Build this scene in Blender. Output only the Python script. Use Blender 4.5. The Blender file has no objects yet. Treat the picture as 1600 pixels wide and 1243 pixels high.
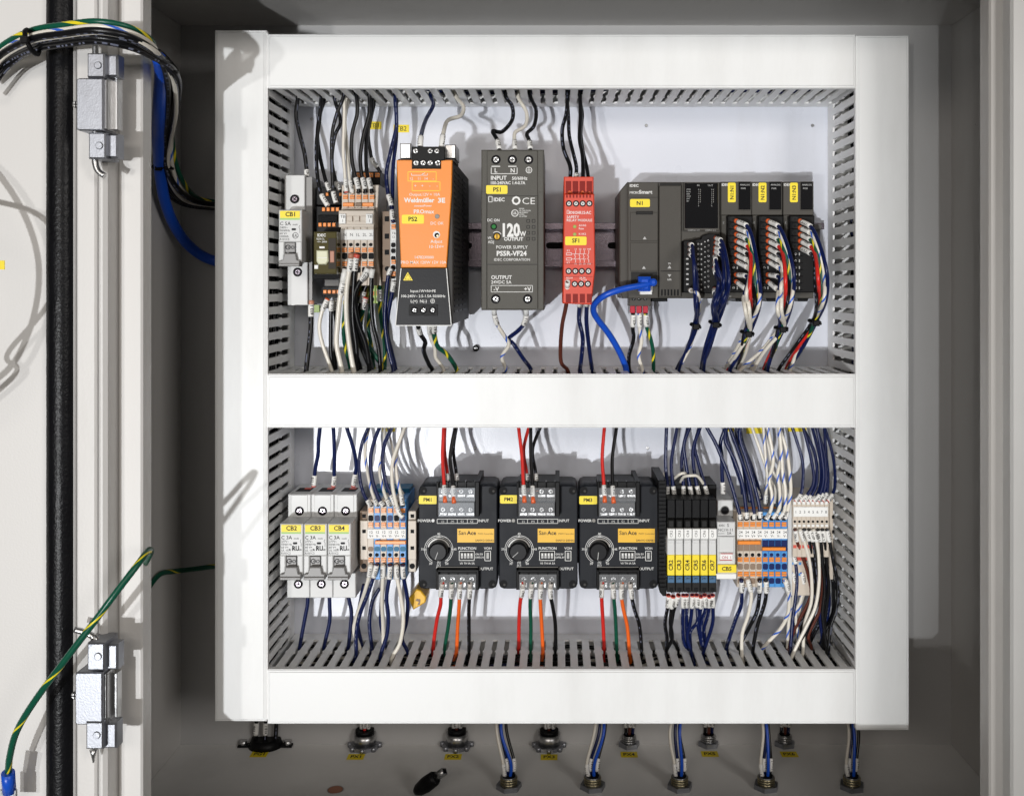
import bpy, math, random
from mathutils import Vector, Matrix
random.seed(7)
sc = bpy.context.scene
# ---------------------------------------------------------------- camera, light, exposure
D, PPM, CX, CY = 741.0, 2.13, 870.0, 448.0        # mm to the cover plane, photo pixels per mm there, optical axis
cam = bpy.data.cameras.new('camera'); co = bpy.data.objects.new('camera', cam)
sc.collection.objects.link(co); sc.camera = co
co.location = (0, -D/1000, 0); co.rotation_euler = (math.pi/2, 0, 0)
cam.sensor_width = 36; cam.lens = 36*D*PPM/1600
cam.shift_x = (800-CX)/1600; cam.shift_y = -(621.5-CY)/1600
cam.clip_start = .02; cam.clip_end = 30
w = bpy.data.worlds.new("World"); sc.world = w; w.use_nodes = True
w.node_tree.nodes['Background'].inputs[0].default_value = (1.0, .965, .92, 1)
w.node_tree.nodes['Background'].inputs[1].default_value = .07
def area(name, loc, target, sx, sy, power, col):
    l = bpy.data.lights.new(name, 'AREA'); l.shape = 'RECTANGLE'; l.size = sx; l.size_y = sy
    l.energy = power; l.color = col
    o = bpy.data.objects.new(name, l); sc.collection.objects.link(o); o.location = loc
    d = Vector(target)-Vector(loc); o.rotation_euler = d.to_track_quat('-Z', 'Y').to_euler()
    return o
def spot(name, loc, tgt, power, deg, rad, blend, col):
    s_ = bpy.data.lights.new(name, 'SPOT'); s_.energy = power; s_.color = col; s_.shadow_soft_size = rad
    s_.spot_size = math.radians(deg); s_.spot_blend = blend
    so = bpy.data.objects.new(name, s_); sc.collection.objects.link(so); so.location = loc
    so.rotation_euler = (Vector(tgt)-so.location).to_track_quat('-Z', 'Y').to_euler()
spot('key_spot', (-1.75, -8.0, -1.62), (-.90, 0, -.13), 1480, 16.35, .075, .05, (.97, .985, 1))  # unseen low-left key; cone edge shaped to leave the right back wall dark
spot('key_spot', (-2.75, -7.8, -1.35), (-.90, 0, -.13), 420, 16.0, .10, .05, (1, .985, .96))  # unseen second spot, added to double and soften the key's shadows
area('ceiling_lamp', (-.35, -2.0, .52), (0, 0, -.2), 1.1, .35, 7.5, (1, .92, .84))
area('right_fill_light', (1.25, -2.0, .42), (-.1, 0, -.15), .5, .6, 13.5, (.98, .94, .90))  # unseen fill, added to brighten the left-hand walls and the floor
sc.view_settings.view_transform = 'Standard'; sc.view_settings.look = 'None'
sc.view_settings.exposure = .10; sc.view_settings.gamma = 1
sc.cycles.max_bounces = 6
# ---------------------------------------------------------------- materials
MAT = {}
def mat(n, col, rough=.45, metal=0, bump=0, bscale=600, var=0, vscale=30, trans=0, emit=0, alpha=1, coat=0, speck=0):
    m = bpy.data.materials.new(n); m.use_nodes = True; nt = m.node_tree; b = nt.nodes['Principled BSDF']
    b.inputs['Base Color'].default_value = (*col, 1); b.inputs['Roughness'].default_value = rough
    b.inputs['Metallic'].default_value = metal; b.inputs['Transmission Weight'].default_value = trans
    b.inputs['Alpha'].default_value = alpha; b.inputs['Specular IOR Level'].default_value = .5 if sum(col) > .6 or metal or rough < .2 else .35 if n[0] == 'w' else .16; b.inputs['Coat Weight'].default_value = coat
    tc = nt.nodes.new('ShaderNodeTexCoord')
    if bump:
        t = nt.nodes.new('ShaderNodeTexNoise'); t.inputs['Scale'].default_value = bscale; t.inputs['Detail'].default_value = 3
        k = nt.nodes.new('ShaderNodeBump'); k.inputs['Strength'].default_value = bump; k.inputs['Distance'].default_value = .0006
        nt.links.new(tc.outputs['Object'], t.inputs['Vector']); nt.links.new(t.outputs['Fac'], k.inputs['Height'])
        nt.links.new(k.outputs['Normal'], b.inputs['Normal'])
    if var:
        t = nt.nodes.new('ShaderNodeTexNoise'); t.inputs['Scale'].default_value = vscale; t.inputs['Detail'].default_value = 6
        nt.links.new(tc.outputs['Object'], t.inputs['Vector'])
        x = nt.nodes.new('ShaderNodeMix'); x.data_type = 'RGBA'
        x.inputs[6].default_value = tuple(c*(1-var) for c in col)+(1,); x.inputs[7].default_value = tuple(min(1, c*(1+var)) for c in col)+(1,)
        nt.links.new(t.outputs['Fac'], x.inputs[0]); nt.links.new(x.outputs[2], b.inputs['Base Color'])
        r = nt.nodes.new('ShaderNodeMapRange'); r.inputs[3].default_value = rough*.85; r.inputs[4].default_value = min(1, rough*1.2)
        nt.links.new(t.outputs['Fac'], r.inputs[0]); nt.links.new(r.outputs[0], b.inputs['Roughness'])
    if speck:
        v_ = nt.nodes.new('ShaderNodeTexVoronoi'); v_.inputs['Scale'].default_value = speck
        mp = nt.nodes.new('ShaderNodeMapping'); mp.inputs['Scale'].default_value = (1, 1, .55); nt.links.new(tc.outputs['Object'], mp.inputs[0]); nt.links.new(mp.outputs[0], v_.inputs['Vector'])
        c1 = nt.nodes.new('ShaderNodeMath'); c1.operation = 'LESS_THAN'; c1.inputs[1].default_value = speck*.00042; nt.links.new(v_.outputs['Distance'], c1.inputs[0])
        sp = nt.nodes.new('ShaderNodeSeparateColor'); nt.links.new(v_.outputs['Color'], sp.inputs[0])
        c2 = nt.nodes.new('ShaderNodeMath'); c2.operation = 'GREATER_THAN'; c2.inputs[1].default_value = .72; nt.links.new(sp.outputs[0], c2.inputs[0])
        c3 = nt.nodes.new('ShaderNodeMath'); c3.operation = 'MULTIPLY'; nt.links.new(c1.outputs[0], c3.inputs[0]); nt.links.new(c2.outputs[0], c3.inputs[1])
        n2 = nt.nodes.new('ShaderNodeTexNoise'); n2.inputs['Scale'].default_value = 6; n2.inputs['Detail'].default_value = 8; n2.inputs['Roughness'].default_value = .7
        mm = nt.nodes.new('ShaderNodeMapping'); mm.inputs['Scale'].default_value = (1, 1, .25); nt.links.new(tc.outputs['Object'], mm.inputs[0]); nt.links.new(mm.outputs[0], n2.inputs['Vector'])
        rr = nt.nodes.new('ShaderNodeMapRange'); rr.inputs[1].default_value = .52; rr.inputs[2].default_value = .8; rr.inputs[4].default_value = .28; nt.links.new(n2.outputs['Fac'], rr.inputs[0])
        mx = nt.nodes.new('ShaderNodeMath'); mx.operation = 'MAXIMUM'; nt.links.new(c3.outputs[0], mx.inputs[0]); nt.links.new(rr.outputs[0], mx.inputs[1])
        y_ = nt.nodes.new('ShaderNodeMix'); y_.data_type = 'RGBA'; y_.inputs[7].default_value = (.30, .28, .25, 1)
        nt.links.new(mx.outputs[0], y_.inputs[0]); src = b.inputs['Base Color'].links[0].from_socket; nt.links.new(src, y_.inputs[6]); nt.links.new(y_.outputs[2], b.inputs['Base Color'])
    MAT[n] = m; return m
mat('cover', (.762, .77, .765), .38, bump=.05, bscale=300, var=.02, vscale=14, speck=26)
mat('duct', (.84, .84, .83), .42, bump=.04, var=.03)
mat('panel', (.65, .67, .735), .28, bump=.10, bscale=900, var=.02, vscale=20, speck=30)
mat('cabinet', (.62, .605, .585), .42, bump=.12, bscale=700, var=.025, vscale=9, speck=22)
mat('floor_paint', (.80, .79, .77), .4, bump=.12, bscale=700, var=.03, vscale=9, speck=22)  # cabinet paint lightened: light on the floor is put into its colour
mat('back_sheet', (.43, .425, .42), .45, bump=.12, bscale=700, var=.04, vscale=9, speck=22)  # cabinet paint darkened: shade on the back wall is put into its colour
mat('cabinet_inside', (.60, .585, .565), .45, bump=.12, bscale=700, var=.03, vscale=9, speck=22)
mat('gasket', (.004, .004, .005), .33, bump=.5, bscale=500, var=.2)
mat('gap', (.05, .043, .036), .7)
mat('zinc', (.33, .34, .37), .42, metal=1, bump=.12, bscale=900, var=.12, vscale=200)
mat('steel', (.50, .50, .50), .3, metal=1, bump=.2, bscale=300, var=.08, vscale=120)
mat('brass', (.5, .44, .28), .3, metal=1)
mat('rail', (.22, .19, .22), .25, metal=1, bump=.1, var=.1)
mat('copper', (.42, .19, .12), .5)
mat('black', (.004, .004, .0045), .45, bump=.1)
mat('hole', (.004, .004, .005), .6)
mat('mcb', (.60, .605, .60), .42, var=.03, vscale=60)
mat('mcb_grey', (.23, .225, .22), .4, var=.05, vscale=60)
mat('mcb_dark', (.15, .145, .14), .45, var=.05)
mat('beige', (.56, .49, .41), .42, var=.04, vscale=80)
mat('screw_metal', (.42, .42, .42), .3, metal=1, bump=1.0, bscale=500, var=.4, vscale=700)
mat('print_faint', (.12, .13, .18), .5)
mat('brown', (.26, .19, .14), .45, var=.04, vscale=80)
mat('tblue', (.06, .27, .62), .38, var=.04)
mat('tnavy', (.01, .02, .10), .4)
mat('teal', (.02, .14, .26), .4)
mat('coil_blue', (.07, .15, .26), .4)
mat('lever', (.84, .26, .03), .35, var=.05)
mat('levred', (.62, .10, .07), .35)
mat('tgreen', (.30, .42, .08), .4)
mat('green_strip', (.32, .55, .14), .5)
mat('orange', (.80, .235, .010), .4, bump=.08, bscale=900, var=.03, vscale=40)
mat('ps_black', (.010, .0105, .013), .38, bump=.1, bscale=900, var=.1)
mat('ps_side', (.055, .053, .05), .5, bump=.1, bscale=900, var=.1)
mat('ps_grey', (.098, .094, .083), .42, bump=.5, bscale=1400, var=.06, vscale=200)
mat('red', (.60, .042, .012), .38, var=.05, vscale=70)
mat('red_dark', (.22, .012, .008), .4)
mat('plc', (.072, .067, .059), .42, bump=.12, bscale=1200, var=.05, vscale=60)
mat('plc_dark', (.015, .0145, .014), .42)
mat('gloss_black', (.006, .006, .007), .12, coat=.3)
mat('fan', (.0105, .0120, .0160), .45, bump=.15, bscale=1500, var=.08, vscale=100)
mat('knob', (.006, .006, .007), .38)
mat('yellow', (.87, .68, .012), .45, var=.03)
mat('sanyellow', (.80, .45, .012), .45)
mat('label', (.80, .80, .78), .5, var=.03, vscale=150)
mat('print_white', (.74, .74, .72), .5)
mat('print_grey', (.42, .42, .41), .5)
mat('ink', (.02, .02, .022), .5)
mat('ink_red', (.45, .03, .05), .5)
mat('clear', (.9, .92, .93), .08, trans=.95)
mat('clear_film', (.75, .80, .86), .12, alpha=.20)
mat('clear_lid', (.8, .82, .85), .08, alpha=.10)
mat('amber', (.10, .085, .03), .12, trans=.25, var=.2, vscale=90)
mat('relay_btn', (.60, .60, .42), .3, var=.05)
mat('led_green', (.03, .20, .05), .25)
mat('led', (.25, .24, .22), .25)
mat('sleeve', (.78, .77, .74), .42, var=.05, vscale=250)
WC = dict(K=(.004, .004, .005), N=(.003, .009, .062), W=(.72, .68, .60), R=(.62, .022, .016), G=(.004, .075, .042), O=(.80, .13, .015),
          B=(.008, .075, .50), BR=(.10, .025, .015), Y=(.75, .62, .02), S=(.03, .12, .55), CU=(.55, .25, .16), OR=(.72, .12, .03), CL=(.50, .46, .42))
for k_, c_ in WC.items(): mat('w'+k_, c_, .30, var=.06, vscale=100)
# ---------------------------------------------------------------- geometry helpers (millimetres inside)
def kk(y): return (D+y)/D/PPM
def P(px, py, y): k = kk(y); return Vector(((px-CX)*k, y, -(py-CY)*k))
ORG = {}
class MB:
    def __init__(s): s.v = []; s.f = []; s.m = []; s.ms = []; s.sm = []
    def mi(s, n):
        if n not in s.ms: s.ms.append(n)
        return s.ms.index(n)
    def face(s, idx, m, sm=False): s.f.append(idx); s.m.append(s.mi(m)); s.sm.append(sm)
    def wbox(s, x0, x1, y0, y1, z0, z1, m, c=0):
        if x0 > x1: x0, x1 = x1, x0
        if z0 > z1: z0, z1 = z1, z0
        s.poly([(x0, z0), (x1, z0), (x1, z1), (x0, z1)], y0, y1, m, c); return s
    def poly(s, pts, yf, yb, m, c=0, mback=None):
        a = sum(pts[i-1][0]*pts[i][1]-pts[i][0]*pts[i-1][1] for i in range(len(pts)))
        if a < 0: pts = pts[::-1]
        n = len(pts); rings = []
        if c > 0:
            ins = []
            for i in range(n):
                p0, p1, p2 = pts[i-1], pts[i], pts[(i+1) % n]
                e1 = (p1[0]-p0[0], p1[1]-p0[1]); e2 = (p2[0]-p1[0], p2[1]-p1[1])
                l1 = math.hypot(*e1) or 1; l2 = math.hypot(*e2) or 1
                n1 = (-e1[1]/l1, e1[0]/l1); n2 = (-e2[1]/l2, e2[0]/l2)
                bx, bz = n1[0]+n2[0], n1[1]+n2[1]; q = max(.35, 1+n1[0]*n2[0]+n1[1]*n2[1])
                ins.append((p1[0]+bx*c/q, p1[1]+bz*c/q))
            rings = [(ins, yf), (pts, yf+c), (pts, yb)]
        else: rings = [(pts, yf), (pts, yb)]
        base = len(s.v)
        for r, y in rings: s.v += [(x, y, z) for x, z in r]
        s.face([base+i for i in range(n)], m)
        for k in range(len(rings)-1):
            o = base+k*n
            for i in range(n): j = (i+1) % n; s.face([o+j, o+i, o+n+i, o+n+j], m, n > 10 and k == len(rings)-2)
        s.face([base+(len(rings)-1)*n+i for i in range(n)][::-1], mback or m)
        return s
    def pp(s, pts, yf, yb, m, c=.3):                 # outline in photo pixels at depth yf
        return s.poly([(p.x, p.z) for p in (P(a, b, yf) for a, b in pts)], yf, yb, m, c)
    def box(s, x0, y0, x1, y1, yf, yb, m, c=.3): return s.pp([(x0, y0), (x1, y0), (x1, y1), (x0, y1)], yf, yb, m, c)
    def pl(s, x0, y0, x1, y1, yf, m, t=.25): return s.box(x0, y0, x1, y1, yf-t, yf+.1, m, 0)
    def rpl(s, x0, y0, x1, y1, yf, m, r=2, t=.3):
        pts = []
        for cx, cy, a0 in ((x1-r, y0+r, -90), (x1-r, y1-r, 0), (x0+r, y1-r, 90), (x0+r, y0+r, 180)):
            for a in (0, 30, 60, 90): q = math.radians(a0+a); pts.append((cx+r*math.cos(q), cy+r*math.sin(q)))
        return s.pp(pts, yf-t, yf+.1, m, 0)
    def cyl(s, px, py, r, yf, yb, m, n=16, c=0):     # r in pixels
        return s.pp([(px+r*math.cos(2*math.pi*i/n), py+r*math.sin(2*math.pi*i/n)) for i in range(n)], yf, yb, m, c)
    def ring(s, px, py, r0, r1, yf, m='print_white', a0=0, a1=360, n=28, t=.12):
        base = len(s.v); k = max(2, int(n*(a1-a0)/360)); f = yf-t
        for i in range(k+1):
            a = math.radians(a0+(a1-a0)*i/k)
            for r in (r0, r1): p = P(px+r*math.sin(a), py-r*math.cos(a), f); s.v.append(tuple(p))
        for i in range(k): o = base+2*i; s.face([o, o+2, o+3, o+1], m)
    def screw(s, px, py, r, y, a=30, m='screw_metal', well=True):
        if well: s.cyl(px, py, r*1.18, y-.15, y+.1, 'hole', 18); r *= .72
        s.cyl(px, py, r, y-.6, y, m, 12, .25)
        r *= 1.0 if m != 'label' else .8
        ca, sa = math.cos(math.radians(a)), math.sin(math.radians(a))
        for (c2, s2) in ((ca, sa), (-sa, ca)):
            q = [(px+u*r*.75*c2-v*r*.16*s2, py+u*r*.75*s2+v*r*.16*c2) for u, v in ((-1, -1), (1, -1), (1, 1), (-1, 1))]
            s.pp(q, y-.66-(.02 if c2 == ca else 0), y-.5, 'hole', 0)
    def frame(s, st, o, u, v, h, m, bold=0, sx=1, align='C', wrap=0):
        vs, fs, wd = glyph(st, bold); base = len(s.v); sc_ = h
        off = -wd*sc_*sx/2 if align == 'C' else (0 if align == 'L' else -wd*sc_*sx)
        nrm = v.cross(u)                                       # towards the viewer
        for x, y in vs:
            X = x*sc_*sx+off; Y = y*sc_
            if wrap:
                a = (Y-h/2)/wrap; p = o+u*X+v*(wrap*math.sin(a))-nrm*(wrap*(1-math.cos(a)))
            else: p = o+u*X+v*Y
            s.v.append(tuple(p))
        for f in fs: s.face([base+i for i in f], m)
    def text(s, st, px, py, h, yf, m='print_white', rot=0, align='C', bold=0, sx=1, lift=.08):
        o = P(px, py, yf-lift); r = math.radians(rot)
        s.frame(st, o, Vector((math.cos(r), 0, math.sin(r))), Vector((-math.sin(r), 0, math.cos(r))), h*kk(yf), m, bold, sx, align)
    def line(s, pts, wpx, yf, m='print_white', lift=.07):
        for (x0, y0), (x1, y1) in zip(pts, pts[1:]):
            L = math.hypot(x1-x0, y1-y0) or 1; nx, ny = -(y1-y0)/L*wpx/2, (x1-x0)/L*wpx/2
            base = len(s.v)
            for a, b in ((x0+nx, y0+ny), (x1+nx, y1+ny), (x1-nx, y1-ny), (x0-nx, y0-ny)): s.v.append(tuple(P(a, b, yf-lift)))
            s.face([base, base+1, base+2, base+3], m)
    def rect(s, x0, y0, x1, y1, wpx, yf, m='print_white'):
        s.line([(x0, y0), (x1, y0), (x1, y1), (x0, y1), (x0, y0)], wpx, yf, m)
    def tube(s, path, r, m, n=8, m2=None, twist=.45, sw=1, cap=True, prt=None):
        N = len(path); base = len(s.v); t0 = (path[1]-path[0]).normalized()
        up = Vector((0, -1, 0)) if abs(t0.y) < .9 else Vector((1, 0, 0))
        a = (up-t0*up.dot(t0)).normalized()
        for i in range(N):
            t = (path[min(i+1, N-1)]-path[max(i-1, 0)])
            if t.length < 1e-6: t = t0.copy()
            t.normalize(); a = (a-t*a.dot(t)).normalized(); b = t.cross(a)
            rr = r(i/(N-1)) if callable(r) else r
            for j in range(n):
                q = 2*math.pi*(j+(i*twist if m2 else 0))/n; s.v.append(tuple(path[i]+(a*math.cos(q)+b*math.sin(q))*rr))
        for i in range(N-1):
            for j in range(n):
                o = base+i*n; k = (j+1) % n; mm = m
                if m2 and j < sw: mm = m2
                if prt is not None and j == prt and random.random() < .33: mm = 'print_faint'
                s.face([o+j, o+k, o+n+k, o+n+j], mm, True)
        if cap:
            s.face([base+j for j in range(n)][::-1], m); s.face([base+(N-1)*n+j for j in range(n)], m)
    def cylax(s, c, ax, r, L, m, n=20, r2=None):       # cylinder about a world axis
        ax = Vector(ax).normalized(); c = Vector(c)
        s.tube([c, c+ax*L*.5, c+ax*L], (lambda t: r+((r2 if r2 is not None else r)-r)*t), m, n)
    def build(s, name, parent=None, **props):
        me = bpy.data.meshes.new(name)
        if parent is not None: o_ = ORG[parent.name]
        else:
            xs = list(zip(*s.v)); o_ = Vector([(min(q)+max(q))/2 for q in xs])
        me.from_pydata([((x-o_[0])/1000, (y-o_[1])/1000, (z-o_[2])/1000) for x, y, z in s.v], [], s.f)
        for q in s.ms: me.materials.append(MAT[q])
        me.polygons.foreach_set('material_index', s.m); me.polygons.foreach_set('use_smooth', s.sm); me.update()
        ob = bpy.data.objects.new(name, me); sc.collection.objects.link(ob)
        if parent is not None: ob.parent = parent
        else: ob.location = o_/1000
        ORG[ob.name] = o_
        for k, v in props.items(): ob[k] = v
        return ob
GC = {}
def glyph(st, bold):
    key = (st, bold)
    if key in GC: return GC[key]
    c = bpy.data.curves.new('t', 'FONT'); c.body = st; c.resolution_u = 2; c.offset = bold*.018
    c.size = 1; o = bpy.data.objects.new('t', c)
    me = bpy.data.meshes.new_from_object(o)
    if 'H' not in GC:
        GC['H'] = 1.0
        GC['H'] = max(v[1] for v in glyph('H', 0)[0])
    H = GC['H']
    vs = [(v.co.x/H, v.co.y/H) for v in me.vertices]; fs = [tuple(p.vertices) for p in me.polygons]
    x0 = min([v[0] for v in vs] or [0]); wd = max([v[0] for v in vs] or [0])-x0
    vs = [(x-x0, y) for x, y in vs]
    bpy.data.objects.remove(o); bpy.data.curves.remove(c); bpy.data.meshes.remove(me)
    GC[key] = (vs, fs, wd); return GC[key]
def thing(name, label, cat, loc, group=None):
    o = bpy.data.objects.new(name, None); sc.collection.objects.link(o); o.empty_display_size = .01
    o.location = Vector(loc)/1000; ORG[o.name] = Vector(loc)
    o['label'] = label; o['category'] = cat
    if group: o['group'] = group
    return o
def tag(o, label, cat, group=None):
    o['label'] = label; o['category'] = cat
    if group: o['group'] = group
    return o
def cr(pts, step=2.2):
    p = [pts[0]*2-pts[1]]+pts+[pts[-1]*2-pts[-2]]; out = []
    for i in range(1, len(p)-2):
        n = max(2, int((p[i+1]-p[i]).length/step))
        for k in range(n):
            t = k/n; a, b, c, d = p[i-1], p[i], p[i+1], p[i+2]
            out.append(.5*((2*b)+(c-a)*t+(2*a-5*b+4*c-d)*t*t+(3*b-a-3*c+d)*t**3))
    out.append(pts[-1].copy()); return out

# ================================================================ enclosure (the setting)
FZ, CZ, BY, LX, RX, FL = -391.5, 223.6, 124.0, -322.0, 338.0, -100.0
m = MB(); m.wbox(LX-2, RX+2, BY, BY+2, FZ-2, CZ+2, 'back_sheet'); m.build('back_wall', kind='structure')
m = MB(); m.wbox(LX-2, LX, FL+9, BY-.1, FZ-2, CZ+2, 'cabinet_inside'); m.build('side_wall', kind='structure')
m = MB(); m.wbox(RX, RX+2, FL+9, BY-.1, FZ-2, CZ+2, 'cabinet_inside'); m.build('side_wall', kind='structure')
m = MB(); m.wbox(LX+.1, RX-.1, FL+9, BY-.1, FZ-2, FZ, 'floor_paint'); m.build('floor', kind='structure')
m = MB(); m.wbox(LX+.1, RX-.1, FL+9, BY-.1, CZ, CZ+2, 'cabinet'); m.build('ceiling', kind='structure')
# turned-in lip of the opening, with the rain channel and hinge strip outside it
m = MB()
def flat(m, px0, px1, y, yb, mt, c=1, z0=-520, z1=380):
    a, b = P(px0, 0, y).x, P(px1, 0, y).x; m.wbox(a, b, y, yb, z0, z1, mt, c)
OL, OR_, OB, OT = -263, 274.5, -337, 196
m.wbox(-278.6, OL, FL, FL+14, -520, 380, 'cabinet', 1.2)
m.wbox(OL+.05, OR_-.05, FL, FL+14, -520, OB, 'cabinet', 1.2)
m.wbox(OL+.05, OR_-.05, FL, FL+14, OT, 380, 'cabinet', 1.2)
m.wbox(OR_, 288, FL, FL+14, -520, 380, 'cabinet', 1.2)
for (cx, cz, sx, sz) in ((OL, OB, 1, 1), (OR_, OB, -1, 1), (OL, OT, 1, -1), (OR_, OT, -1, -1)):
    r = 9; pts = [(cx-sx*.5, cz-sz*.5)]+[(cx+sx*(r-r*math.sin(a)), cz+sz*(r-r*math.cos(a))) for a in [i*math.pi/12 for i in range(7)]]
    m.poly(pts, FL+.4, FL+13, 'cabinet', .6)
m.build('opening_lip', kind='structure')
m = MB(); m.wbox(-345, -278.7, FL+14.2, FL+16, -520, 380, 'gap'); m.wbox(288.2, 400, FL+14.2, FL+16, -520, 380, 'cabinet')
m.build('rain_channel', kind='structure')
m = MB(); flat(m, 118, 151, -112, -86, 'cabinet', 1.5); flat(m, 151.5, 166, -116, -86, 'cabinet', 2.2)
m.build('hinge_strip', kind='structure')
m = MB(); flat(m, 1580, 1700, -112, -84, 'cover', 1.5); m.build('outer_frame_edge', kind='structure')
# door, swung open flat to the left
dr = thing('cabinet_door', 'light grey steel cabinet door standing open at far left, black gasket along its edge', 'door', (-330, -97, -391))
m = MB(); flat(m, -700, 116, -97, -94, 'cabinet', .5); m.build('door_panel', dr)
m = MB(); flat(m, 113.5, 117.5, -104, -94.2, 'cabinet', .8); m.build('door_return_edge', dr)
m = MB(); a = P(65, 0, -106).x; b = P(112.5, 0, -106).x; cxg = (a+b)/2; rg = (b-a)/2
path = [Vector((cxg, -99, -520+k*9)) for k in range(101)]
m.tube(path, lambda t: rg, 'gasket', 14)
m.v = [(x+random.uniform(-.1, .1), -99+(y+99)*.85, z) for x, y, z in m.v]
m.build('gasket', dr)
m = MB(); m.box(-12, 407, 7, 421, -97.4, -97, 'yellow', 0)
tag(m.build('name_label'), 'small blank yellow label cut off at the left picture edge on door', 'label')

def hinge(label, q, up):
    h = thing('hinge', label, 'hinge', P(q['leaf'][0], q['leaf'][1], -118), 'zinc hinges of the open door')
    m = MB(); x0, y0, x1, y1 = q['leaf']; m.pp([(x0, y0+2), (x0+4, y0), (x1-6, y0), (x1-6, y1), (x0+4, y1), (x0, y1-2)], -130, -112.2, 'zinc', .8)
    m.build('leaf', h)
    m = MB(); m.box(x1-5, y0+1, x1+1, y1-1, -127, -116, 'steel', .8); m.build('leaf_edge', h)
    m = MB(); m.box(x1+1.5, y0+1, x1+17, y1-1, -119, -112.2, 'steel', .4); m.build('mounting_plate', h)
    for b in q['blk']:
        m = MB(); x0, y0, x1, y1 = b; m.box(x0, y0, x0+27, y1, -131, -112.2, 'zinc', .9); m.box(x0+27.5, y0+2, x1, y1-1, -126, -117, 'zinc', 1.2)
        k = m.build('knuckle', h)
        m = MB(); m.cyl((x0+x0+27)/2+3, (y0+y1)/2, 6, -131.8, -130.6, 'zinc', 14, .4); m.build('rivet', k)
    m = MB(); m.tube(cr([P(a, b, -124) for a, b in q['pin']], 1.2), 1.9, 'steel', 12); m.build('pin', h)
    m = MB(); px, py = q['screw']; m.cyl(px, py, 6, -117, -112, 'steel', 14, .8); m.pp([(px-5, py-.8), (px+5, py-.8), (px+5, py+.8), (px-5, py+.8)], -117.2, -116.6, 'hole', 0)
    m.pp([(px-.8, py-5), (px+.8, py-5), (px+.8, py+5), (px-.8, py+5)], -117.3, -116.6, 'hole', 0); m.build('screw', h)
    if q.get('tip'):
        x, y = q['tip']; m = MB(); p = P(x, y, -124); m.tube([p, p+Vector((0, 0, -3)), p+Vector((0, 0, -8))], lambda t: 2.4*(1-t*.8), 'steel', 12); m.build('pin_tip', h)
hinge('upper zinc hinge, its bent pin hooking down below the lower knuckle', dict(leaf=(119, 122, 167, 204), blk=[(136, 83, 184, 121), (138, 207, 184, 248)],
      pin=[(149, 70), (149, 84), (149, 230), (149, 255), (154, 268), (164, 275)], screw=(118, 163)), 1)
hinge('lower zinc hinge, its bent pin sticking out at the top', dict(leaf=(117, 1050, 166, 1132), blk=[(136, 1004, 184, 1047), (134, 1127, 182, 1170)],
      pin=[(117, 983), (135, 988), (147, 996), (150, 1008), (150, 1100), (148, 1168)], screw=(116, 1087), tip=(146, 1170)), 0)

# ================================================================ back panel, ducts, rails
m = MB(); a = P(340, 60, 0); b = P(1415, 1130, 0)
m.wbox(a.x, b.x, 80, 82.5, b.z, a.z, 'panel', .5); m.build('mounting_panel', kind='structure')
PITCH = 9.5
def finger_mesh(name, L0, L1, w):
    # one finger lying along y (0..), thickness along z, centred on x=0, pinched-slot tabs at mid length
    mid = (L0+L1)/2+4; h = w/2; e = .9
    out = [(-h+e, L0), (h-e, L0), (h, L0+3), (h, mid-3), (h+e, mid-.8), (h+e, mid+.8), (h, mid+3), (h, L1-1), (-h, L1-1), (-h, mid+3), (-h-e, mid+.8), (-h-e, mid-.8), (-h, mid-3), (-h, L0+3)]
    out[0] = (-h-.4, L0-.1); out[1] = (h+.4, L0-.1)
    me = bpy.data.meshes.new(name); n = len(out)
    v = [(x/1000, y/1000, z) for z in (-.0008, .0008) for x, y in out]
    f = [list(range(n))[::-1], [n+i for i in range(n)]]+[[i, (i+1) % n, n+(i+1) % n, n+i] for i in range(n)]
    me.from_pydata(v, [], f); me.materials.append(MAT['duct']); return me
FW = PITCH-3.9
fm = finger_mesh('finger', 4, 64, FW)
SLOTS = {}
def duct(label, x0, x1, z0, z1, horiz, walls, cov):
    """box trunking; walls: which sides are slotted ('+','-')"""
    t = thing('wiring_duct', label, 'wiring duct', ((x0+x1)/2, 80, (z0+z1)/2), 'slotted wiring ducts around the panel')
    m = MB()
    cx0, cx1, cz0, cz1 = cov
    pts = [(cx0, cz0), (cx1, cz0), (cx1, cz1), (cx0, cz1)]
    m.poly(pts, .55, 7, 'cover', .7); m.poly([(cx0+1.5, cz0+1.5), (cx1-1.5, cz0+1.5), (cx1-1.5, cz1-1.5), (cx0+1.5, cz1-1.5)], 0, 1, 'cover', .5); m.build('cover', t)
    m = MB(); m.wbox(x0, x1, 77.5, 79.8, z0, z1, 'duct'); m.build('back', t)
    for s in '+-':
        slotted = s in walls
        m = MB()
        if horiz: c = z1 if s == '+' else z0
        else: c = x1 if s == '+' else x0
        segs = [(1.2, 4.1), (63, 77.4)] if slotted else [(1.2, 77.4)]
        for ya, yb in segs:
            if horiz: m.wbox(x0, x1, ya if ya > 7.2 else 7.2 if not slotted else ya, yb, c-.8, c+.8, 'duct', .0)
            else: m.wbox(c-.8, c+.8, ya if ya > 7.2 else 7.2 if not slotted else ya, yb, z0, z1, 'duct', .0)
        m.build('side_wall', t)
        if slotted:
            lo, hi = (x0, x1) if horiz else (z0, z1)
            n = int((hi-lo)/PITCH); st = (lo+hi)/2-PITCH*n/2
            SLOTS[(label, s)] = [st+PITCH*i for i in range(n+1)]
            for i in range(n):
                o = bpy.data.objects.new('finger', fm); sc.collection.objects.link(o); o.parent = t
                q = st+PITCH*(i+.5)
                if horiz: w_ = Vector((q, 0, c))
                else: w_ = Vector((c, 0, q)); o.rotation_euler = (0, math.pi/2, 0)
                o.location = (w_-ORG[t.name])/1000
    return t
def X(p): return (p-CX)/PPM
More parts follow.
